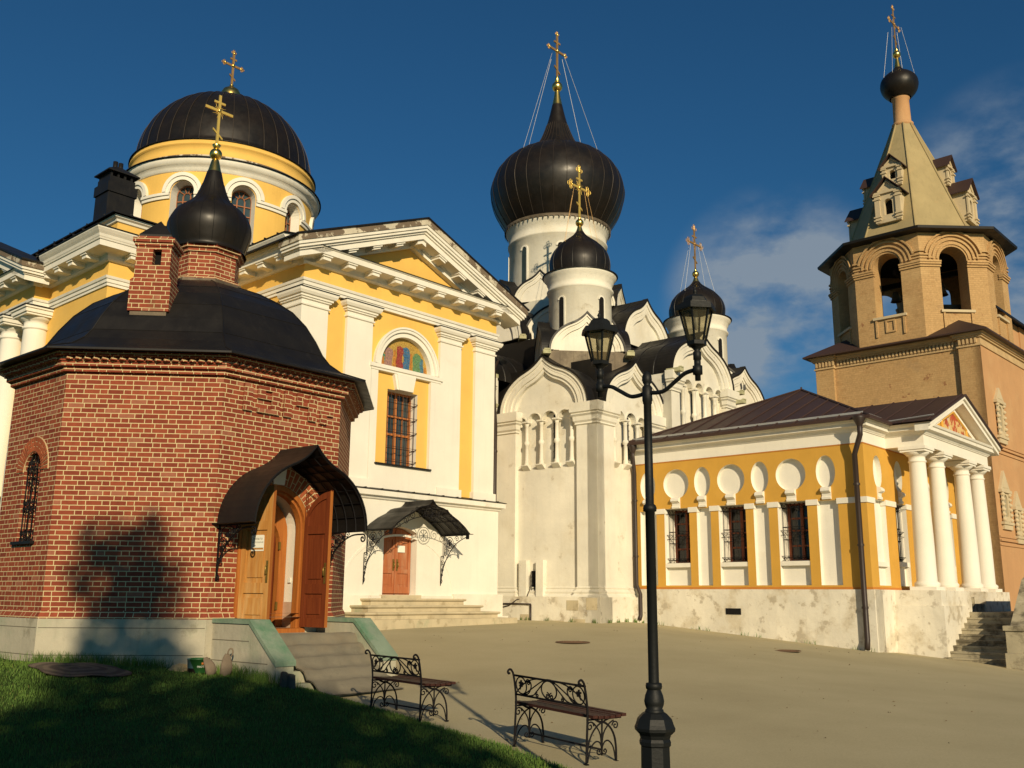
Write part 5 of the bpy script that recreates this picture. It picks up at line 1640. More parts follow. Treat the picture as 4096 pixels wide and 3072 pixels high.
# columns on pedestals
for u in (1.88, 3.46, 5.76, 7.50-.28):
    mb = MB(FR4 @ T(u, -.80, 0))
    mb.lathe([(.32, 1.96), (.34, 2.0), (.34, 2.05), (.30, 2.09), (.275, 2.11), (.27, 3.3), (.225, 5.42), (.225, 5.44), (.25, 5.45), (.25, 5.49), (.225, 5.50), (.225, 5.62), (.26, 5.63), (.34, 5.71), (.34, 5.73), (.1, 5.73)], 32)
    mb.box(-.35, .35, -.35, .35, 5.73, 5.79); mb.box(-.38, .38, -.38, .38, 5.792, 5.885); mb.box(-.36, .36, -.36, .36, 1.86, 1.96)
    mb.build('column', M['white'], SB)
mb = MB(FR4)
mb.box(1.40, 3.95, -1.30, -.05, -.4, 1.86); mb.box(1.32, 3.45, -1.38, -.05, -.4, 1.45)
mb.build('pedestal', M['peel'], SB)
mb = MB(FR4); mb.box(5.30, 7.80, -1.30, -.05, -.4, 1.86); mb.build('pedestal', M['peel'], SB)
mb = MB(FR4); mb.box(3.9, 5.35, -.7, -.05, -.4, 1.85); mb.build('porch_floor', M['peel'], SB)
mb = MB(FR4)
mb.box(3.95, 5.30, -.98, -.6, -.4, 1.70); mb.box(3.95, 5.30, -1.25, -.9, -.4, 1.50); mb.box(3.4, 7.9, -2.95, -1.29, -.6, 1.27)
for i in range(8):
    z1 = 1.27-.145*(i+1)
    mb.box(3.4-.27*(i+1), 3.4-.27*i+.02, -2.95, -1.31, -.8, z1-.03); mb.box(3.4-.27*(i+1)-.02, 3.4-.27*i, -2.96, -1.311, z1-.05, z1)
mb.build('step', M['oldstep'], SB)
mb = MB(FR4)
side = [(.75, -.8), (7.9, -.8), (7.9, 2.2), (3.6, 2.2), (3.1, 2.05), (1.45, .70), (1.45, .85), (.95, .85), (.95, .3), (.75, .3)]
mb.prism(side, -3.40, -2.96)
mb.build('balustrade', M['oldstep'], SB)
mb = MB(FR4); mb.prism([(1.42, .70), (3.1, 2.05), (3.6, 2.2), (7.9, 2.2), (7.9, 2.3), (3.55, 2.3), (3.05, 2.16), (1.38, .80)], -3.44, -2.92); mb.box(.90, 1.47, -3.44, -2.92, .85, .97); mb.build('coping', M['oldstep'], SB)
# downpipes
pipe(SB, [(.12, -.42, 6.40), (.12, -.42, 6.05), (-.18, -.16, 5.55), (-.18, -.16, .55), (-.15, -.28, .30)], .075)
pipe(SB, [(-7.55, -.30, 6.35), (-7.55, -.30, 6.1), (-7.62, -.12, 5.6), (-7.62, -.12, 2.0), (-7.40, -.24, 1.7), (-7.40, -.24, 1.05), (-7.38, -.34, .92)], .065)
# ------------------------------------------------------------------ tent-roofed bell tower
TO = (17.886+math.cos(R(-43))*-.27, 35.0+math.sin(R(-43))*-.27)
BT = thing('bell_tower', 'tan brick bell tower with open octagonal belfry, tall tent roof and tiny black dome', 'bell tower', (TO[0], TO[1], 0), -43)
SQ = 6.6
TC = (-SQ/2, SQ/2)
mb = MB()
mb.wall(-SQ, 0, -.6, 11.1, .16, .4)
mb.box(-SQ, -SQ+.78, 0, .3, -.6, 11.1); mb.box(-.80, 0, 0, .3, -.6, 11.1)
mb.box(-SQ, -SQ+.01, .0, SQ, -.6, 11.1)
mb.build('wall', M['tan'], BT)
FR5 = RZ(90)
mb = MB(FR5); mb.box(0, SQ, -.005, .3, -.6, 11.1); mb.box(SQ, SQ+9, .3, 3.0, -.6, 13.2); mb.box(2.9, SQ, .35, 3.0, 11, 13.2)
mb.build('side_wall', M['pink'], BT)
mb = MB(FR5)
mb.add([(2.6, 0, 13.2), (SQ+9, 0, 13.2), (SQ+9, 3.2, 13.9), (2.6, 3.2, 13.9), (2.6, 0, 13.1), (SQ+9, 0, 13.1)], [(0, 1, 2, 3), (4, 5, 1, 0)])
mb.build('side_roof', M['copper'], BT)
mb = MB()     # dentil band and cornice
SP5 = [(-SQ, SQ), (-SQ, 0), (-SQ+.78, 0), (-SQ+.78, .16), (-.80, .16), (-.80, 0), (0, 0), (0, SQ)]
mb.cornice(SP5, [(0, 11.02), (.05, 11.03), (.05, 11.09), (.01, 11.10), (.01, 11.34), (.08, 11.35), (.08, 11.41), (.14, 11.42), (.14, 11.49), (.20, 11.50), (.20, 11.60), (0, 11.62)])
x = -SQ+.04
while x < -.04:
    y = 0 if (x < -SQ+.78 or x > -.80) else .16
    mb.box(x, x+.07, y-.075, y, 11.14, 11.34); x += .145
mb.build('dentil_cornice', surf('tan_dentils', (.50, .35, .18), .9, vary=.15, scale=2, stains=(((.35, .22, .10), 2.5, .58, .1, .5),)), BT)
for z, s in ((7.0, 1), (3.55, 1)):
    mb = MB(FR5)
    for dz, o in ((0, .04), (.16, .07), (.30, .04)):
        mb.box(0, SQ, -.005-o, 0, z+dz, z+dz+.06)
    mb.build('string_course', M['pink'], BT)
mb = MB()
hs = SQ/2+.38
ap5 = 3.26
k8_ = 1/math.cos(R(22.5))
def oct5(a, z, zd=None):
    """eight points; even edges face the square's sides, odd ones its corners"""
    return [(TC[0]+a*k8_*math.cos(R(-112.5+45*i)), TC[1]+a*k8_*math.sin(R(-112.5+45*i)), z) for i in range(8)]
O = oct5(ap5, 11.72)
cs = [(TC[0]-hs, TC[1]-hs, 11.60), (TC[0]+hs, TC[1]-hs, 11.60), (TC[0]+hs, TC[1]+hs, 11.60), (TC[0]-hs, TC[1]+hs, 11.60)]
for i in range(4):
    a, b = O[2*i], O[2*i+1]
    mb.add([cs[i], cs[(i+1) % 4], b, a], [(0, 1, 2, 3)])
    c = O[(2*i+2) % 8]
    m_ = ((b[0]+c[0])/2, (b[1]+c[1])/2, 12.42)
    q = cs[(i+1) % 4]
    mb.add([b, q, m_], [(0, 1, 2)]); mb.add([q, c, m_], [(0, 1, 2)])
    mb.add([cs[i], cs[(i+1) % 4], (cs[(i+1) % 4][0], cs[(i+1) % 4][1], 11.54), (cs[i][0], cs[i][1], 11.54)], [(3, 2, 1, 0)])
mb.add([(c[0], c[1], 11.54) for c in cs], [(3, 2, 1, 0)])
mb.build('skirt_roof', M['roofbrown'], BT)
# belfry
mb = MB(); mo = MB(); sills5 = []
hw5 = ap5*math.tan(R(22.5))
sp5, sill5, wr5 = 14.93, 12.82, .56
for k in range(8):
    Mx = T(TC[0], TC[1], 0) @ RZ(45*k) @ T(0, -ap5, 0)
    msill = MB(Mx); sills5.append(msill)
    mb.M = mo.M = Mx
    arch_f = lambda x: sp5+math.sqrt(max(0, wr5**2-x*x))
    mb.wall(-hw5, hw5, 11.3, 16.12, 0, .75, [(-wr5, wr5, sill5, arch_f, 16)])
    hi_ = hw5-.75*math.tan(R(22.5))
    mb.wall(-hi_, hi_, 11.3, 16.12, .75, .76, [(-wr5, wr5, sill5, arch_f, 16)])
    for j, r in enumerate((.62, .79, .96, 1.12)):
        a0 = 0 if r < 1.0 else 12
        mo.prism(arc(0, sp5+.02, r+.07, a0, 180-a0, 22)+arc(0, sp5+.02, r, 180-a0, a0, 22), -.045-.02*j, .02)
        if r < hw5: pass
    for z, o in ((14.62, .05), (14.72, .09), (14.80, .12), (14.98, .05), (15.10, .07), (15.26, .08)):
        if z < 14.9:
            for sg in (-1, 1):
                xa, xb = sorted((sg*wr5*.94, sg*(hw5+o*.41)))
                mo.box(xa, xb, -o, .6 if z > 20 else .1, z, z+.07)
        else:
            for sg in (-1, 1):
                e = {14.98: .84, 15.10: 1.0, 15.26: 1.16}[z]
                if e < hw5:
                    xa, xb = sorted((sg*e, sg*(hw5+o*.41)))
                    mo.box(xa, xb, -o, .05, z, z+.06)
    msill.box(-wr5-.12, wr5+.12, -.10, .4, sill5-.10, sill5+.002)
    mb.box(-.6, -.52, -.06, .02, 12.0, 12.72); mb.box(.52, .6, -.06, .02, 12.0, 12.72)
    if k == 0:
        for xa, xb, za, zb in ((-.2, .2, 12.60, 12.66), (-.2, -.13, 12.2, 12.6), (.13, .2, 12.2, 12.6), (-.2, .2, 12.14, 12.2)): mb.box(xa, xb, -.05, .02, za, zb)
mb.build('belfry_wall', M['tan'], BT)
mo.build('arch_moulding', M['tan'], BT)
for q in sills5: q.build('sill', M['tanwhite'], BT)
mb = MB()
mb.add(oct5(2.5, 12.5), [tuple(range(8))]); mb.build('belfry_floor', M['black'], BT); mb = MB(); mb.add(oct5(2.55, 16.1), [tuple(reversed(range(8)))])
mb.build('belfry_ceiling', M['black'], BT)
mb = MB(T(TC[0], TC[1], 0)); mb.box(-2.4, 2.4, -.08, .08, 15.0, 15.2); mb.box(-.08, .08, -2.4, 2.4, 14.8, 15.0); mb.build('bell_beam', M['black'], BT)
for x, y, s in ((0, -.9, 1.0), (.9, .3, .7), (-1.0, .2, .6)):
    mb = MB(T(TC[0]+x, TC[1]+y, 15.0-.1))
    mb.lathe([(.02, 0), (.14*s, -.02), (.20*s, -.12*s), (.25*s, -.45*s), (.36*s, -.72*s), (.40*s, -.78*s), (.36*s, -.78*s), (.2*s, -.3*s)], 20)
    mb.build('bell', M['lead'], BT)
mb = MB()
rows = [oct5(a, z) for a, z in ((3.2, 16.06), (3.72, 16.10), (3.74, 16.20), (2.6, 16.50))]
mb.grid([r+[r[0]] for r in rows]); mb.build('belfry_roof', M['copper'], BT)
# tent roof
tent = [(2.66, 16.40), (2.40, 17.05), (2.0, 18.12), (1.55, 19.32), (1.06, 20.64), (.66, 21.70), (.40, 22.42)]
mb = MB(); rows = [oct5(a, z) for a, z in tent]
mb.grid([r+[r[0]] for r in rows])
te = mb.build('tent_roof', M['tent'], BT)
mb = MB()
for i in range(8): mb.tube([r[i] for r in rows], .045, 5)
mb.build('rib', M['tent'], te)
mb = MB(T(TC[0], TC[1], 0))
mb.lathe([(.40, 22.36), (.46, 22.42), (.46, 22.52), (.41, 22.56), (.375, 22.62), (.355, 23.70), (.40, 23.74), (.40, 23.84), (.3, 23.9)], 28)
mb.build('neck', M['pink'], BT)
mb = MB(T(TC[0], TC[1], 0))
pr = spline([(.46, 23.80), (.52, 23.86), (.72, 24.10), (.82, 24.42), (.76, 24.74), (.55, 24.98), (.36, 25.10), (.24, 25.22), (.16, 25.34)], 5)
mb.lathe(pr, 36); mb.build('onion_dome', M['domecop'], BT)
mb = MB(T(TC[0], TC[1], 0))
mb.lathe([(.17, 25.28), (.10, 25.6), (.06, 25.86)], 16); ball(mb, (0, 0), 26.02, .18); mb.lathe([(.07, 26.17), (.10, 26.2), (.05, 26.35)], 12)
mb.build('finial', M['gold'], BT)
a, b = MB(), MB()
cross(a, b, 2.15, .50, .07, 90, 26.2, TC, rich=.13, rays=.24, zbar=.64)
cr = a.build('cross', M['oldgold'], BT); b.build('boss', M['oldgold'], cr)
mb = MB(T(TC[0], TC[1], 0))
for yaw in (0, 90):
    for sg in (-1, 1):
        dx, dy = math.cos(R(yaw))*sg, math.sin(R(yaw))*sg
        mb.bar([(dx*.3, dy*.3, 27.3), (dx*.72, dy*.72, 24.75)], .006)
mb.build('guy_chain', M['gutter'], cr)
def dormer(k, z0, z1, zt, hw_, yf, yb):
    Mx = T(TC[0], TC[1], 0) @ RZ(90*k)
    mb = MB(Mx)
    iw = hw_*.36
    zi = z0+(z1-z0)*.62
    mb.wall(-hw_, hw_, z0, z1, -yf, -yf+.25, [(-iw, iw, z0+.2, lambda x: zi+math.sqrt(max(0, iw*iw-x*x)), 10)])
    mb.box(-hw_, -hw_+.02, -yf, -yb, z0, z1); mb.box(hw_-.02, hw_, -yf, -yb, z0, z1)
    mb.prism([(-hw_, z1), (hw_, z1), (0, zt)], -yf, -yb)
    for sg in (-1, 1):
        mb.box(*sorted((sg*hw_*.66, sg*hw_*1.08)), -yf-.07, -yf, z0-.12, z1)
        for z in (z0-.02, z0+.12, z1-.10, z1-.26): mb.box(*sorted((sg*hw_*.58, sg*hw_*1.2)), -yf-.11, -yf, z, z+.06)
    mb.box(-hw_*1.15, hw_*1.15, -yf-.09, -yf, z1-.02, z1+.05); mb.box(-hw_*1.1, hw_*1.1, -yf-.06, -yf, z1+.06, z1+.10); mb.box(-hw_, hw_, -yf-.05, -yf+.2, z0-.15, z0)
    for sg in (-1, 1): mb.bar([(sg*hw_*.8, -yf-.03, z1+.12), (0, -yf-.03, zt-.12)], .04)
    d = mb.build('dormer', M['tanwhite'], BT)
    mb = MB(Mx); mb.box(-iw, iw, -yf+.24, -yf+.26, z0+.2, zi+iw); mb.build('opening', M['black'], d)
    mb = MB(Mx)
    for sg in (-1, 1):
        q = [(0, zt+.08), (sg*hw_*1.38, z1-.02), (sg*hw_*1.38, z1-.07), (0, zt+.03)]
        mb.prism(q if sg < 0 else q[::-1], -yf-.18, -yb)
    mb.build('dormer_roof', M['roofbrown'], d)
for k in range(4):
    dormer(k, 17.25, 18.42, 19.05, .50, 2.52, 1.5)
    dormer(k, 19.10, 19.86, 20.36, .38, 1.78, .9)
def nalichnik(xc, z0, z1, zt, hw_):
    mb = MB(FR5)
    mb.wall(xc-hw_, xc+hw_, z0, z1, -.07, .1, [(xc-hw_*.42, xc+hw_*.42, z0+.18, lambda x: z1-.32+math.sqrt(max(0, (hw_*.42)**2-(x-xc)**2)), 10)])
    mb.prism([(xc-hw_*1.1, z1+.06), (xc+hw_*1.1, z1+.06), (xc, zt)], -.10, 0)
    mb.prism([(xc-hw_*.6, z1+.14), (xc+hw_*.6, z1+.14), (xc, zt-.2)], -.11, -.09)
    mb.box(xc-hw_*1.2, xc+hw_*1.2, -.14, 0, z1-.04, z1+.07); mb.box(xc-hw_*1.2, xc+hw_*1.2, -.13, 0, z0-.12, z0-.02); mb.box(xc-hw_, xc+hw_, -.09, 0, z0-.3, z0-.12)
    n = 6
    for i in range(n):
        z = z0+.06+(z1-z0-.16)*i/(n-1)
        for sg in (-1, 1):
            mb.lathe([(.05, z-.06), (.10, z), (.05, z+.06)], 8, (xc+sg*hw_*.82, -.08))
    w = mb.build('window_case', M['tanwhite'], BT)
    mb = MB(FR5); mb.box(xc-hw_*.42, xc+hw_*.42, -.03, .0, z0+.18, z1-.1); mb.build('window', surf('blank_window', (.34, .29, .19), .9), w)
nalichnik(1.42, 7.72, 9.0, 9.60, .46)
nalichnik(.95, 4.45, 5.55, 6.35, .50)
nalichnik(2.35, 4.0, 5.0, 5.7, .42)
pass
# ------------------------------------------------------------------ street lamp
LZ = zg(1.06, 7.4)
LP = thing('street_lamp', 'tall black cast-iron lamp post with two glazed lanterns on curved arms', 'street lamp', (1.063, 7.4, LZ), 0)
def lz(z): return z-LZ
mb = MB()
k6 = R(22.5)
mb.lathe([(.125, 0), (.125, .10), (.112, .12), (.106, lz(.545)), (.116, lz(.555)), (.118, lz(.58)), (.110, lz(.60)), (.118, lz(.625)), (.150, lz(.655)), (.153, lz(.675)), (.142, lz(.70)), (.128, lz(.74)), (.092, lz(.775)), (.07, lz(.785))], 8, (0, 0), k6, sm=False)
mb.build('base', M['lampblack'], LP)
mb = MB()
mb.lathe([(.068, lz(.775)), (.070, lz(.785)), (.066, lz(.80)), (.058, lz(.805)), (.070, lz(.835)), (.074, lz(.86)), (.066, lz(.90)), (.052, lz(.935)), (.050, lz(.94)), (.058, lz(.945)), (.061, lz(.965)), (.058, lz(.985)), (.04, lz(.99))], 24)
mb.lathe([(.0395, lz(.97)), (.036, lz(2.24)), (.050, lz(2.245)), (.053, lz(2.27)), (.046, lz(2.29)), (.033, lz(2.30)), (.0305, lz(3.08)), (.036, lz(3.085)), (.036, lz(3.10)), (.040, lz(3.105)), (.040, lz(3.215)), (.034, lz(3.22)), (.024, lz(3.235)), (.032, lz(3.25)), (.040, lz(3.275)), (.036, lz(3.31)), (.018, lz(3.335)), (.004, lz(3.345))], 24)
mb.build('post', M['lampblack'], LP)
ad = Vector((.715, -.699, 0))
def lantern_glass():
    m = bpy.data.materials.new('lantern_glass'); m.use_nodes = True
    n = m.node_tree; n.nodes.clear()
    o = n.nodes.new('ShaderNodeOutputMaterial')
    tr = n.nodes.new('ShaderNodeBsdfTransparent'); gl = n.nodes.new('ShaderNodeBsdfGlossy'); df = n.nodes.new('ShaderNodeBsdfDiffuse')
    v = ocoord(n)
    link(n, mixc(n, rng(n, noise(n, v, 22, 4), .4, .7), (.74, .71, .60), (.62, .59, .48)), tr.inputs['Color'])
    gl.inputs['Roughness'].default_value = .15; gl.inputs['Color'].default_value = (.6, .6, .55, 1)
    df.inputs['Color'].default_value = (.20, .17, .10, 1)
    m1 = n.nodes.new('ShaderNodeMixShader'); m1.inputs[0].default_value = .05
    m2 = n.nodes.new('ShaderNodeMixShader'); m2.inputs[0].default_value = .12
    link(n, tr.outputs[0], m1.inputs[1]); link(n, gl.outputs[0], m1.inputs[2])
    link(n, m1.outputs[0], m2.inputs[1]); link(n, df.outputs[0], m2.inputs[2]); link(n, m2.outputs[0], o.inputs[0])
    return m
LG = lantern_glass()
for sg, hexrot in ((1, 0), (-1, 30)):
    d = ad*sg
    pts = spline([(.03, 3.168), (.10, 3.160), (.17, 3.168), (.27, 3.225), (.35, 3.270), (.42, 3.283), (.475, 3.283)], 5)
    mb = MB(); mb.tube([(d.x*r, d.y*r, lz(z)) for r, z in pts], .0165, 10)
    mb.build('arm', M['lampblack'], LP)
    C0 = (d.x*.472, d.y*.472)
    hx = R(hexrot+6)
    mb = MB()
    mb.lathe([(.0, lz(3.198)), (.022, lz(3.20)), (.022, lz(3.245)), (.037, lz(3.247)), (.037, lz(3.312)), (.026, lz(3.316)), (.026, lz(3.36)), (.031, lz(3.362)), (.031, lz(3.42)), (.02, lz(3.43)), (.03, lz(3.445)), (.045, lz(3.46))], 16, C0)
    mb.lathe([(.03, lz(3.45)), (.058, lz(3.465)), (.075, lz(3.472)), (.078, lz(3.50)), (.068, lz(3.505)), (.02, lz(3.508))], 6, C0, hx, sm=False)
    mb.lathe([(.09, lz(3.742)), (.158, lz(3.738)), (.160, lz(3.752)), (.152, lz(3.785)), (.112, lz(3.795)), (.112, lz(3.806)), (.098, lz(3.812)), (.090, lz(3.84)), (.066, lz(3.862)), (.030, lz(3.872))], 6, C0, hx, sm=False)
    mb.lathe([(.030, lz(3.865)), (.014, lz(3.875)), (.012, lz(3.888)), (.020, lz(3.897)), (.009, lz(3.918)), (.005, lz(3.925)), (.009, lz(3.935)), (.003, lz(3.944))], 12, C0)
    for i in range(6):
        a = hx+i*math.pi/3
        mb.bar([(C0[0]+.068*math.cos(a), C0[1]+.068*math.sin(a), lz(3.50)), (C0[0]+.128*math.cos(a), C0[1]+.128*math.sin(a), lz(3.745))], .0085)
    L = mb.build('lantern', M['lampblack'], LP)
    mb = MB(); mb.lathe([(.065, lz(3.503)), (.124, lz(3.742))], 6, C0, hx, sm=False); mb.build('glass', LG, L)
    mb = MB(); mb.lathe([(.0, lz(3.59)), (.012, lz(3.60)), (.013, lz(3.70)), (.016, lz(3.74))], 10, C0); mb.build('bulb', M['gutter'], L)

# ------------------------------------------------------------------ two forged benches
def make_bench(loc, rz, label):
    t = thing('park_bench', label, 'bench', loc, rz, 'forged park benches on the pavement')
    HL = .585
    ir = M['iron']
    pts_post = [(0, 0), (.004, .22), (.010, .44), (.002, .56), (-.018, .68), (-.040, .765)]
    curl = [(-.052, .785), (-.066, .802), (-.086, .808), (-.104, .800), (-.112, .784), (-.106, .770), (-.094, .766), (-.086, .775)]
    for sx in (-1, 1):
        x = sx*HL
        mb = MB()
        mb.tube([(x, y, z) for y, z in spline(pts_post+curl, 4)], .0125, 6)
        f = lambda y, z: (x, y, z)
        mb.tube([f(*p) for p in spline([(.40, 0), (.398, .12), (.375, .24), (.32, .33), (.24, .385), (.16, .40), (.10, .43)], 4)], .0115, 6)
        mb.tube([f(*p) for p in spline([(.004, .06), (.03, .20), (.08, .30), (.16, .37), (.26, .41), (.34, .43)], 4)], .009, 5)
        mb.tube([f(*p) for p in spline([(.016, .02), (.05, .14), (.11, .205), (.165, .205), (.195, .16), (.198, .12)], 4)], .008, 5)
        mb.tube([f(*p) for p in spline([(.390, .02), (.36, .14), (.30, .205), (.245, .205), (.212, .16), (.208, .12)], 4)], .008, 5)
        mb.tube([f(*p) for p in spline([(.20, .13), (.18, .28), (.10, .38), (.05, .40)], 4)], .008, 5)
        mb.tube([f(*p) for p in spline([(.20, .13), (.225, .28), (.30, .37), (.36, .40)], 4)], .008, 5)
        mb.tube([f(.203, .075), f(.203, .42)], .010, 6)
        for it in ((.165, .115, .036, 0, -1.2), (.242, .115, .036, 180, 1.2), (.045, .36, .05, 0, 1.4), (.385, .35, .045, 180, -1.4)):
            mb.tube([f(py, pz) for py, pz in spiral(*it)], .0075, 5)
        for y in (0, .40): mb.box(x-.022, x+.022, y-.018, y+.018, 0, .012)
        mb.tube([f(.0, .425), f(.46, .425)], .011, 6)
        mb.build('leg_frame', ir, t)
    mb = MB()
    lean = lambda z: .010-.028*max(0, (z-.5)/.2)
    P = lambda x, z: (x, lean(z), z)
    mb.tube([P(-HL, .745), P(HL, .745)], .012, 6); mb.tube([P(-HL, .545), P(HL, .545)], .011, 6)
    zc, rz_ = .645, .088
    mb.tube([P(.125*math.cos(R(a)), zc+.094*math.sin(R(a))) for a in range(0, 360, 15)], .0085, 5, closed=True)
    for sg in (-1, 1):
        mb.tube([P(px, pz) for px, pz in spiral(sg*.034, .588, .034, 90, 1.35*sg)], .007, 5)
        mb.tube([P(*q) for q in spline([(0, .742), (sg*.10, .728), (sg*.24, .66), (sg*.40, .575), (sg*.47, .548)], 5)], .0075, 5)
        mb.tube([P(*q) for q in spline([(0, .740), (sg*.07, .72), (sg*.20, .62), (sg*.28, .565), (sg*.40, .548)], 5)], .0075, 5)
        mb.tube([P(*q) for q in spline([(0, .743), (sg*.20, .74), (sg*.36, .70), (sg*.50, .62), (sg*.58, .55)], 5)], .0075, 5)
        mb.tube([P(sg*(.47+.095*math.cos(R(a))*.95), .648+.088*math.sin(R(a))) for a in range(0, 360, 18)], .0075, 5, closed=True)
        mb.tube([P(*q) for q in spline([(sg*.385, .70), (sg*.35, .72), (sg*.31, .70), (sg*.30, .65), (sg*.35, .58), (sg*.43, .55)], 5)], .0075, 5)
        for it in ((sg*.345, .690, .030, 90, 1.3*sg), (sg*.205, .575, .026, 90, -1.3*sg)):
            mb.tube([P(px, pz) for px, pz in spiral(*it)], .007, 5)
        mb.box(sg*.385-.02, sg*.385+.02, .0, .02, .535, .556)
    mb.box(-.03, .03, -.032, -.008, .733, .757); mb.box(-.06, -.03, .0, .02, .536, .554); mb.box(.03, .06, .0, .02, .536, .554)
    mb.build('backrest', ir, t)
    for sg in (-1, 1):      # vine leaf in the end rings
        mb = MB()
        cx, cz = sg*.475, .665
        lv = []
        for i in range(20):
            a = 2*math.pi*i/20
            rr = .048*(.72+.28*math.cos(5*a))*(1 if i % 2 else .82)
            lv.append((cx+rr*math.sin(a), cz+rr*math.cos(a)))
        lv = lv[::-1]
        mb.prism(lv, lean(.66)-.006, lean(.66)+.006)
        mb.tube([P(*q) for q in ((cx, cz-.03), (cx+sg*.02, cz-.06), (cx+sg*.05, cz-.06))], .006, 4)
        mb.build('leaf', ir, t)
    mb = MB(); mb.tube([(-HL, .203, .13), (HL, .203, .13)], .010, 6); mb.build('stretcher', ir, t)
    for i in range(6):
        y = .035+.078*i
        mb = MB(); z = .440-.012*math.sin(math.pi*i/5)
        mb.box(-HL-.055, HL+.055, y, y+.062, z, z+.028)
        mb.build('slat', M['slat'], t)
    return t
def bench_loc(a, b): 
    return ((a[0]+b[0])/2, (a[1]+b[1])/2, zg((a[0]+b[0])/2, (a[1]+b[1])/2))
B1 = make_bench(bench_loc((-1.835, 13.237), (-1.066, 12.261)), -51.8, 'forged iron bench with brown slats standing nearer the carpeted chapel steps')
B2 = copy_tree(B1)
B2.location = bench_loc((.063, 10.977), (.756, 10.062)); B2.rotation_euler = (0, R(1.6), R(-52.9))
B2['label'] = 'forged iron bench with brown slats standing nearer the lamp post, lamp shadow under it'

# ------------------------------------------------------------------ pavement, lawn, grass
def pave_mat():
    m, n, b = new_mat('concrete_pavement')
    v = ocoord(n)
    c = mixc(n, rng(n, noise(n, v, .5, 5), .3, .7), (.40, .345, .205), (.47, .41, .25))
    c = mixc(n, .5, c, mixc(n, 1.0, c, mixc(n, noise(n, v, 45, 5, .7), (.45, .45, .45), (1.5, 1.5, 1.5)), 'MULTIPLY'))
    c = mixc(n, rng(n, noise(n, stretched(n, v, (3, 9, 3)), 2.0, 6, .7), .62, .68, 0, .35), c, (.28, .23, .14))
    c = mixc(n, rng(n, noise(n, v, 13, 3, .5), .72, .76, 0, .5), c, (.20, .16, .10))
    vo = mk(n, 'ShaderNodeTexVoronoi', Scale=.22); vo.feature = 'DISTANCE_TO_EDGE'
    wv = mixc(n, .06, v, mk(n, 'ShaderNodeTexNoise', Scale=2.5).outputs['Color'])
    link(n, wv, vo.inputs['Vector'])
    link(n, c, b.inputs['Base Color']); b.inputs['Roughness'].default_value = .9; b.inputs['Specular IOR Level'].default_value = .2
    bump(n, b, noise(n, v, 60, 5, .7), .5, .01)
    return m
PM = pave_mat()
mb = MB()
ys = [-60, -30, -15, -8, 0, 4, 7, 9, 10.5, 12, 13, 15, 17, 19, 22, 24, 26, 28.5, 31, 35, 40, 45, 60, 100, 200, 400]
xs = [-300, -120, -60, -30, -15, -10, -6, -3, 0, 2, 3.6, 5, 7, 9, 11, 13, 16, 20, 25, 30, 60, 120, 300]
mb.grid([[(x, y, zg(x, y)) for x in xs] for y in ys], 0, True)
tag(mb.build('pavement', PM), kind='structure')
LB = [(-60, 6.0), (2.0, 3.2), (6.0, 2.45), (7.0, 1.95), (8.6, 1.18), (10.05, .40), (11.0, -.10), (11.83, -.69), (12.89, -1.39), (14.4, -2.53), (14.95, -3.0), (15.2, -3.35), (15.6, -4.6), (60, -4.6)]
def xb(y):
    for (ya, xa), (yb, x_) in zip(LB, LB[1:]):
        if y <= yb: return xa+(x_-xa)*max(0, (y-ya)/(yb-ya))
    return -4.6
def lawn_z(x, y):
    d = max(0.0, (xb(y)-x)*.82)
    w = max(0.0, min(1.0, (y-11.6)/3.0)); w = w*w*(3-2*w)
    base = zg(x, y)+.02
    bumpz = .012*math.sin(2.3*x+.7*y)+.010*math.sin(1.1*x-2.9*y)
    return base+w*(.27*(1-math.exp(-d/.65))+.04*min(d, 6))+(1-w)*.035*min(d, 4.0)+min(1, d)*bumpz
def lawn_mat():
    m, n, b = new_mat('lawn_soil')
    v = ocoord(n)
    c = mixc(n, rng(n, noise(n, v, 3, 6), .3, .7), (.030, .050, .012), (.05, .09, .02))
    link(n, c, b.inputs['Base Color']); b.inputs['Roughness'].default_value = 1.0; b.inputs['Specular IOR Level'].default_value = .05
    return m
mb = MB()
ss = [0, .03, .08, .2, .4, .7, 1.0, 1.4, 2, 2.8, 3.8, 5, 7, 10, 16, 30, 60]
yy = [-50, -20, -8, -2, 2, 4, 5, 6]+[6.5+.3*i for i in range(31)]+[16, 18, 24, 40]
mb.grid([[(xb(y)-s, y, lawn_z(xb(y)-s, y)-(.04 if s == 0 else 0)) for s in reversed(ss)] for y in yy], 0, True)
tag(mb.build('lawn', lawn_mat()), kind='structure')
def grass_mat():
    m, n, b = new_mat('grass_blade')
    v = ocoord(n)
    oi = n.nodes.new('ShaderNodeNewGeometry')
    c = mixc(n, oi.outputs['Random Per Island'], (.065, .125, .026), (.12, .20, .045))
    c = mixc(n, rng(n, noise(n, v, 1.3, 4), .45, .68, 0, .6), c, (.12, .19, .03))
    c = mixc(n, rng(n, oi.outputs['Random Per Island'], .93, 1.0, 0, .8), c, (.17, .14, .05))
    link(n, c, b.inputs['Base Color']); b.inputs['Roughness'].default_value = .75; b.inputs['Specular IOR Level'].default_value = .08
    return m
rg = random.Random(11)
gv = []; gf = []
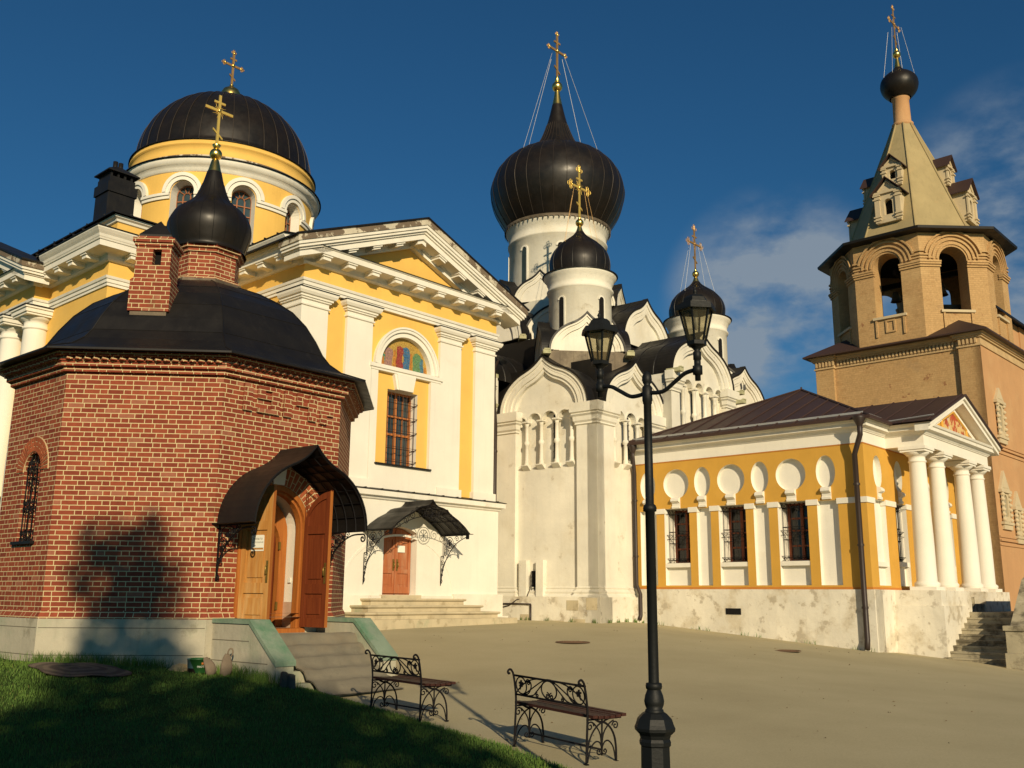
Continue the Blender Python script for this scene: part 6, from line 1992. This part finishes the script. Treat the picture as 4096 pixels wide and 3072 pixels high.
def blade(x, y, z, h, w):
    a = rg.uniform(0, 2*math.pi); t = rg.uniform(.1, .55)*h; b_ = rg.uniform(0, 2*math.pi)
    dx, dy = math.cos(a)*w/2, math.sin(a)*w/2
    i = len(gv)
    mx, my = math.cos(b_)*t, math.sin(b_)*t
    gv.extend([(x-dx, y-dy, z-.01), (x+dx, y+dy, z-.01), (x+mx*.35+dx*.7, y+my*.35+dy*.7, z+h*.6), (x+mx*.35-dx*.7, y+my*.35-dy*.7, z+h*.6), (x+mx, y+my, z+h)])
    gf.extend([(i, i+1, i+2, i+3), (i+3, i+2, i+4)])
n = 0
while n < 105000:
    y = 6.6+(15.1-6.6)*(rg.random()**1.35)
    x = xb(y)+.03-rg.random()**1.15*(xb(y)+.55*y+.9)
    if y > 14.99 and x > -8.6 and x < -3.4: continue
    h = rg.uniform(.016, .038)*(1.0 if rg.random() < .93 else 1.6)
    blade(x, y, lawn_z(x, y), h, rg.uniform(.004, .008)*(1+.04*(y-7)))
    n += 1
for i in range(2600):     # taller tufts along the plinth and steps
    c = rg.choice([(-6.95, 14.85), (-6.5, 14.9), (-7.6, 14.7), (-5.3, 14.92), (-4.15, 14.75), (-3.55, 14.35), (-3.35, 14.2), (-3.75, 14.6), (-3.45, 14.3), (-5.7, 14.95), (-6.1, 14.95)])
    x, y = c[0]+rg.gauss(0, .16), c[1]+rg.gauss(0, .06)
    blade(x, y, lawn_z(x, y), rg.uniform(.07, .20), .007)
for i in range(700):      # weeds growing at the foot of the walls
    k = rg.randrange(4)
    t = rg.random()
    if k == 0: x, y = 2.69-.766*4.3*t-.05, 30+.643*4.3*t-.22
    elif k == 1: x, y = 9.8-.743*7.6*t-.09, 26.6+.669*7.6*t-.12
    elif k == 2: x, y = 2.75+.643*2.2*t+.15, 30+.766*2.2*t-.12
    else: x, y = -.434-.669*.5*t, 31-.743*.5*t-.35
    if (int(t*23)*7919+k) % 5 > 1: continue
    blade(x, y, zg(x, y), rg.uniform(.05, .16), .016)
me = bpy.data.meshes.new('grass'); me.from_pydata(gv, [], gf)
me.materials.append(grass_mat())
go = bpy.data.objects.new('grass', me); COL.objects.link(go)
tag(go, 'short dark green grass covering the lawn', 'grass', kind='stuff')
lm = surf('dry_leaf', (.16, .11, .045), .9, vary=.4, scale=30, bstr=0)
mb = MB()
for i in range(140):
    y = rg.uniform(10, 31); x = rg.uniform(xb(y) if y < 15 else -2, 9)
    if y > 27 and x > 3: continue
    a = rg.uniform(0, 6.28); s = rg.uniform(.010, .028)
    z = zg(x, y)+.006
    mb.add([(x+s*math.cos(a), y+s*math.sin(a), z), (x-.4*s*math.sin(a), y+.4*s*math.cos(a), z+.012), (x-s*math.cos(a), y-s*math.sin(a), z+.002), (x+.4*s*math.sin(a), y-.4*s*math.cos(a), z+.004)], [(0, 1, 2, 3)])
tag(mb.build('leaf_litter', lm), 'scattered dry leaves lying on the pavement', 'leaves', kind='stuff')
for i, (x, y, r, lab) in enumerate(((1.45, 23.0, .34, 'rusty round drain cover in the pavement in front of the cathedral corner'), (6.65, 24.0, .30, 'rusty round drain cover in the pavement in front of the ochre house'))):
    mb = MB(T(x, y, zg(x, y)+.006)); mb.lathe([(r*1.2, -.004), (r*1.15, .012), (r, .016), (r, .008), (.02, .010)], 24)
    for q in range(-3, 4): mb.box(-r*.7, r*.7, q*.07-.012, q*.07+.012, .010, .016)
    tag(mb.build('drain_cover', surf('rusty_iron_%d' % i, (.14, .08, .045), .9, bstr=.2)), lab, 'drain cover')

# ------------------------------------------------------------------ small things by the chapel
def text_mesh(s, size, name, mat, parent, Mx, wrap=None):
    cu = bpy.data.curves.new(name, 'FONT'); cu.body = s; cu.size = size; cu.align_x = 'CENTER'; cu.resolution_u = 2
    o = bpy.data.objects.new(name+'_curve', cu); COL.objects.link(o)
    bpy.context.view_layer.update()
    me0 = o.to_mesh()
    vs = [v.co.copy() for v in me0.vertices]; fs = [tuple(p.vertices) for p in me0.polygons]
    o.to_mesh_clear()
    bpy.data.objects.remove(o); bpy.data.curves.remove(cu)
    if wrap: vs = [(wrap*math.sin(v.x/wrap), -wrap*math.cos(v.x/wrap), v.y) for v in vs]
    else: vs = [(v.x, 0, v.y) for v in vs]
    mb = MB(Mx); mb.add(vs, fs)
    return mb.build(name, mat, parent)
# carpet over the chapel steps
carp = surf('grey_carpet', (.20, .175, .125), .95, vary=.2, scale=3, stains=(((.27, .20, .12), 1.2, .5, .2, .5), ((.12, .11, .08), 3, .56, .1, .5)), bstr=.4, bscale=90)
path = [(-.98, 1.008), (-1.08, 1.006), (-1.115, .93), (-1.125, .865), (-1.20, .845), (-1.245, .83), (-1.30, .745), (-1.33, .70), (-1.40, .69), (-1.445, .67), (-1.50, .59), (-1.53, .545), (-1.60, .53), (-1.645, .512), (-1.70, .43), (-1.73, .385), (-1.80, .37), (-1.85, .352), (-1.93, .27), (-1.99, .215), (-2.10, .20)]
mb = MB(FD)
rows = []
rr = random.Random(3)
for i, (y, z) in enumerate(path):
    row = []
    for j in range(15):
        t = j/14
        x = -.74+1.56*t+(.14*(i/20.0)*(1-t))+(.18*(i/20.0))*t
        wv_ = .018*math.sin(9*t+1.3*i)+.012*math.sin(23*t+.5*i)
        sag = .05*math.sin(math.pi*t)*(1 if 2 <= i <= 6 else .25)
        row.append((x, y+wv_-.02*(i/20)-.10*(1-t)*(i/20.0), z+.5*wv_*(1 if 0 < i < 19 else 0)+.01-.12*sag))
    rows.append(row)
mb.grid(rows, 0, True)
mb.grid([[(p[0], p[1]+.012, p[2]-.012) for p in r] for r in rows], 0, True, True)
cp = mb.build('step_carpet', carp)
cp.parent = None
cp.matrix_world = CH.matrix_basis
tag(cp, 'grey-brown carpet laid down the chapel steps between their side walls', 'carpet')
# paper notices
def place(o, Mw):
    o.location = Mw.to_translation(); o.rotation_euler = Mw.to_euler()
CHW = T(-5.884, 15.097, 0) @ RZ(4.5)
n1 = MB(); n1.box(.0, .23, -.004, 0, 0, .20); n1.box(-.012, .235, -.003, 0, -.05, -.03); n1.box(-.014, -.004, -.003, 0, -.05, .19); n1.box(.232, .242, -.003, 0, -.05, .19)
p1_ = n1.build('paper_notice', M['paper']); place(p1_, CHW @ LMX @ T(.21, -.030, 2.32))
tag(p1_, 'white paper notice in a sleeve taped to the honey coloured chapel door', 'notice')
text_mesh('ЗАКРЫТО', .040, 'lettering', M['ink'], p1_, T(.115, -.006, .125))
text_mesh('НА ПОСЕЩЕНИЕ', .029, 'lettering', M['ink'], p1_, T(.115, -.006, .075))
n2 = MB(); n2.box(0, .27, -.004, 0, 0, .19)
p2_ = n2.build('paper_notice', M['paper']); place(p2_, T(-.434, 31.0, 0) @ RZ(48) @ T(-4.00, .195, 2.82))
tag(p2_, 'white paper notice pinned to the faded red church door', 'notice')
# paint bucket
bx_, by_ = -4.55, 14.62
BU = thing('paint_bucket', 'green plastic paint bucket full of rusty water on the grass by the plinth', 'bucket', (bx_, by_, lawn_z(bx_, by_)), 12)
bgm, n, b = new_mat('bucket_plastic')
v = ocoord(n)
sp = n.nodes.new('ShaderNodeSeparateXYZ'); link(n, v, sp.inputs[0])
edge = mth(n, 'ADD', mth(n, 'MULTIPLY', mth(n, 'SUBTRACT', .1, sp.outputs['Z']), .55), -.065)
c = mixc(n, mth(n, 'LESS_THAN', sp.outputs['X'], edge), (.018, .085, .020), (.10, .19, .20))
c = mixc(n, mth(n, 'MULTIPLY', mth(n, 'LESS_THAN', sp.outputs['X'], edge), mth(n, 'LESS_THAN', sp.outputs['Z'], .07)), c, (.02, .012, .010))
link(n, c, b.inputs['Base Color']); b.inputs['Roughness'].default_value = .4
mb = MB(); mb.lathe([(.0, 0), (.138, .0), (.142, .01), (.158, .19), (.164, .19), (.164, .205), (.152, .205), (.150, .17)], 32); mb.build('body', bgm, BU)
mb = MB(); mb.lathe([(.0, .185), (.153, .186)], 32); mb.build('contents', surf('rusty_water', (.36, .15, .05), .5, bstr=0), BU)
mb = MB()
for i in range(6):
    a0, a1 = R(-68+i*6), R(-62+i*6)
    mb.add([(.1575*math.cos(a0), .1575*math.sin(a0), .125), (.1575*math.cos(a1), .1575*math.sin(a1), .125), (.160*math.cos(a1), .160*math.sin(a1), .155), (.160*math.cos(a0), .160*math.sin(a0), .155)], [(0, 1, 2, 3)])
mb.build('label_patch', surf('orange_patch', (.50, .16, .04), .6, bstr=0), BU)
text_mesh('PROTEX', .040, 'lettering', M['paper'], BU, RZ(28) @ T(0, 0, .080), wrap=.1535)
# rock by the bucket
rr = random.Random(5)
mb = MB(T(0, 0, 0))
vs = []
for j in range(6):
    for i in range(10):
        a = 2*math.pi*i/10; ph = math.pi*.5*j/5
        q = 1+rr.uniform(-.15, .15)
        vs.append((.16*q*math.cos(a)*math.cos(ph), .09*q*math.sin(a)*math.cos(ph), .11*q*math.sin(ph)-.01))
mb.add(vs, [(j*10+i, j*10+(i+1) % 10, (j+1)*10+(i+1) % 10, (j+1)*10+i) for j in range(5) for i in range(10)])
o = mb.build('rock', surf('yellow_rock', (.42, .32, .17), .9, vary=.3, scale=9, stains=(((.18, .15, .08), 8, .52, .08, .7),), bstr=.5)); o.location = (-4.86, 14.72, lawn_z(-4.86, 14.72))
tag(o, 'yellowish rough rock lying left of the paint bucket', 'rock')
# two limp tan sacks leaning on the stair wall
sm = surf('tan_canvas', (.19, .145, .10), .95, vary=.2, scale=6, bstr=.3)
sx_, sy_ = -4.13, 14.50
for i, (dx, tilt, hh, lab) in enumerate(((0, -8, .32, 'limp tan canvas sack with a looped top, leaning on the chapel step wall'), (-.17, 12, .27, 'smaller limp tan canvas sack next to the paint bucket, without a loop'))):
    mb = MB()
    rows = []
    for j in range(11):
        t = j/10
        w_ = .085*math.sin(math.pi*min(.97, t**.7*.9+.04))**.7
        d_ = .05*math.sin(math.pi*min(1, t*.9+.12))
        rows.append([(w_*math.cos(2*math.pi*k/12)+.012*math.sin(5*t+k), d_*math.sin(2*math.pi*k/12)+.10*t*t, hh*t) for k in range(13)])
    mb.grid(rows, 0, True)
    if i == 0: mb.tube([(.03+.035*math.cos(R(a)), .10, hh+.02+.06*math.sin(R(a))) for a in range(-60, 240, 25)], .012, 6)
    o = mb.build('canvas_sack', sm); o.location = (sx_+dx, sy_-.1*i*.3, lawn_z(sx_+dx, sy_)-.02); o.rotation_euler = (0, R(-tilt), R(20+25*i))
    tag(o, lab, 'sack')
# faded round-patterned rug on the lawn
def rug_mat():
    m, n, b = new_mat('faded_rug')
    v = ocoord(n)
    ln = n.nodes.new('ShaderNodeVectorMath'); ln.operation = 'LENGTH'; link(n, stretched(n, v, (1, 1.5, 0)), ln.inputs[0])
    rings = mth(n, 'SINE', mth(n, 'ADD', mth(n, 'MULTIPLY', ln.outputs['Value'], 26), mth(n, 'MULTIPLY', noise(n, v, 4, 4), 5)))
    c = mixc(n, rng(n, rings, -.4, .6), (.075, .052, .036), (.155, .115, .075))
    c = mixc(n, rng(n, noise(n, v, 9, 5), .5, .7, 0, .5), c, (.12, .10, .06))
    link(n, c, b.inputs['Base Color']); b.inputs['Roughness'].default_value = .95
    bump(n, b, noise(n, v, 70, 3), .4, .01)
    return m
rx, ry = -6.05, 14.10
mb = MB()
rows = []
rr = random.Random(2)
for j in range(7):
    t = j/6
    rows.append([(0, 0, 0)]*0+[((.15+.85*t)*t*0+t*.72*math.cos(2*math.pi*i/28)*(1+.12*math.cos(4*2*math.pi*i/28)), t*.46*math.sin(2*math.pi*i/28)*(1+.12*math.cos(4*2*math.pi*i/28))) for i in range(29)])
RZr = R(-12)
mb.grid([[(x*math.cos(RZr)-y*math.sin(RZr), x*math.sin(RZr)+y*math.cos(RZr), lawn_z(rx+x*math.cos(RZr)-y*math.sin(RZr), ry+x*math.sin(RZr)+y*math.cos(RZr))-lawn_z(rx, ry)+.034+.008*math.sin(9*x+7*y)) for x, y in r] for r in rows], 0, True)
mb.grid([[(x*math.cos(RZr)-y*math.sin(RZr), x*math.sin(RZr)+y*math.cos(RZr), lawn_z(rx+x*math.cos(RZr)-y*math.sin(RZr), ry+x*math.sin(RZr)+y*math.cos(RZr))-lawn_z(rx, ry)+.026+.008*math.sin(9*x+7*y)) for x, y in r] for r in rows], 0, True, True)
o = mb.build('rug', rug_mat()); o.location = (rx, ry, lawn_z(rx, ry))
tag(o, 'faded brown rug with ring pattern spread on the lawn before the chapel', 'rug')
# loose blocks beside the carpet
blk = surf('dark_block', (.085, .075, .06), .9, vary=.3, scale=9, bstr=.4)
for i, (dx, dy, a, w_, h_, lab) in enumerate(((0, 0, 20, .075, .19, 'dark concrete block standing by the foot of the stair wall, left of a pair'), (.11, -.05, 35, .085, .18, 'dark concrete block standing at the lower left carpet corner, right of a pair'))):
    mb = MB(); mb.box(-w_/2, w_/2, -.10, .10, 0, h_); mb.box(-w_/2+.012, w_/2-.012, -.092, .092, h_, h_+.010)
    o = mb.build('concrete_block', blk); X, Y_ = -3.14+dx, 13.92+dy; o.location = (X, Y_, max(zg(X, Y_), lawn_z(X, Y_) if X < xb(Y_) else 0)); o.rotation_euler = (0, R(4*(1-2*i)), R(a))
    tag(o, lab, 'block', 'loose blocks by the steps')

# ------------------------------------------------------------------ trees behind the camera, whose shade falls over the lawn
bark = surf('bark', (.08, .06, .04), .95, vary=.3, scale=6, bstr=.6)
leafm, n, b = new_mat('tree_leaf'); b.inputs['Base Color'].default_value = (.05, .10, .02, 1); b.inputs['Roughness'].default_value = .7
def tree(x, y, lobes, trunk_h, n_, seed, label, conical=None, leaf=.30):
    zb = zg(x, y)
    t = thing('tree', label, 'tree', (x, y, zb), 0)
    rt_ = random.Random(seed)
    mb = MB(); mb.tube([(0, 0, -.2), (.05, 0, trunk_h*.5), (0, .05, trunk_h)], .22, 8, r1=.10)
    for k in range(7):
        a = rt_.uniform(0, 6.28); h = trunk_h*rt_.uniform(.5, .95)
        mb.tube([(0, 0, h), (math.cos(a)*.9, math.sin(a)*.9, h+.6), (math.cos(a)*1.9, math.sin(a)*1.9, h+1.1)], .07, 5, r1=.025)
    mb.build('trunk', bark, t)
    vs = []; fs = []
    def q(p, s):
        a, b_, c_ = (rt_.uniform(0, 6.28) for _ in range(3))
        e = Matrix.Rotation(a, 3, 'Z') @ Matrix.Rotation(b_, 3, 'X')
        i = len(vs)
        for u, w in ((-.5, 0), (0, -.35), (.5, 0), (0, .35)): vs.append(Vector(p)+e @ Vector((u*s, w*s, 0)))
        fs.append((i, i+1, i+2, i+3))
    for (cx, cy, cz, rx_, ry_, rz_), frac in lobes:
        for k in range(int(n_*frac)):
            while True:
                u = Vector((rt_.uniform(-1, 1), rt_.uniform(-1, 1), rt_.uniform(-1, 1)))
                if u.length <= 1: break
            q((cx+u.x*rx_, cy+u.y*ry_, cz+u.z*rz_-zb), leaf*rt_.uniform(.6, 1.3))
    if conical:
        z0, z1, r0 = conical
        for k in range(n_):
            h = 1-math.sqrt(rt_.random()); r = r0*(1-h)*math.sqrt(rt_.random()); a = rt_.uniform(0, 6.28)
            q((r*math.cos(a), r*math.sin(a), z0+(z1-z0)*h-zb), leaf*rt_.uniform(.6, 1.2))
    mb = MB(); mb.add(vs, fs); mb.build('crown', leafm, t)
tree(1.2, -12, [((.1, 0, 9.5, 1.0, .95, 3.7), .42), ((-.3, .3, 12.2, .8, .7, .9), .05), ((0, 0, 6.5, 1.3, 1.3, 3.4), .35)], 11.0, 4600, 1, 'tall narrow poplar behind the viewer', None, .30)
tree(-2.6, -12.5, [((0, 0, 6.6, 3.9, 2.2, 3.7), .6), ((-1.4, .4, 5.2, 3.2, 2, 2.8), .4)], 6.0, 6800, 2, 'broad leafy tree behind the viewer on the left', None, .32)
tree(4.2, -12, [((0, 0, 6.9, 1.65, 1.6, 3.5), .7), ((-1.1, 0, 9.0, 1.2, 1.2, 1.7), .25), ((.5, 0, 5.2, 1.4, 1.4, 2.6), .25)], 6.5, 5200, 3, 'leafy tree behind the viewer beside the poplar', None, .30)
bpy.context.view_layer.update()
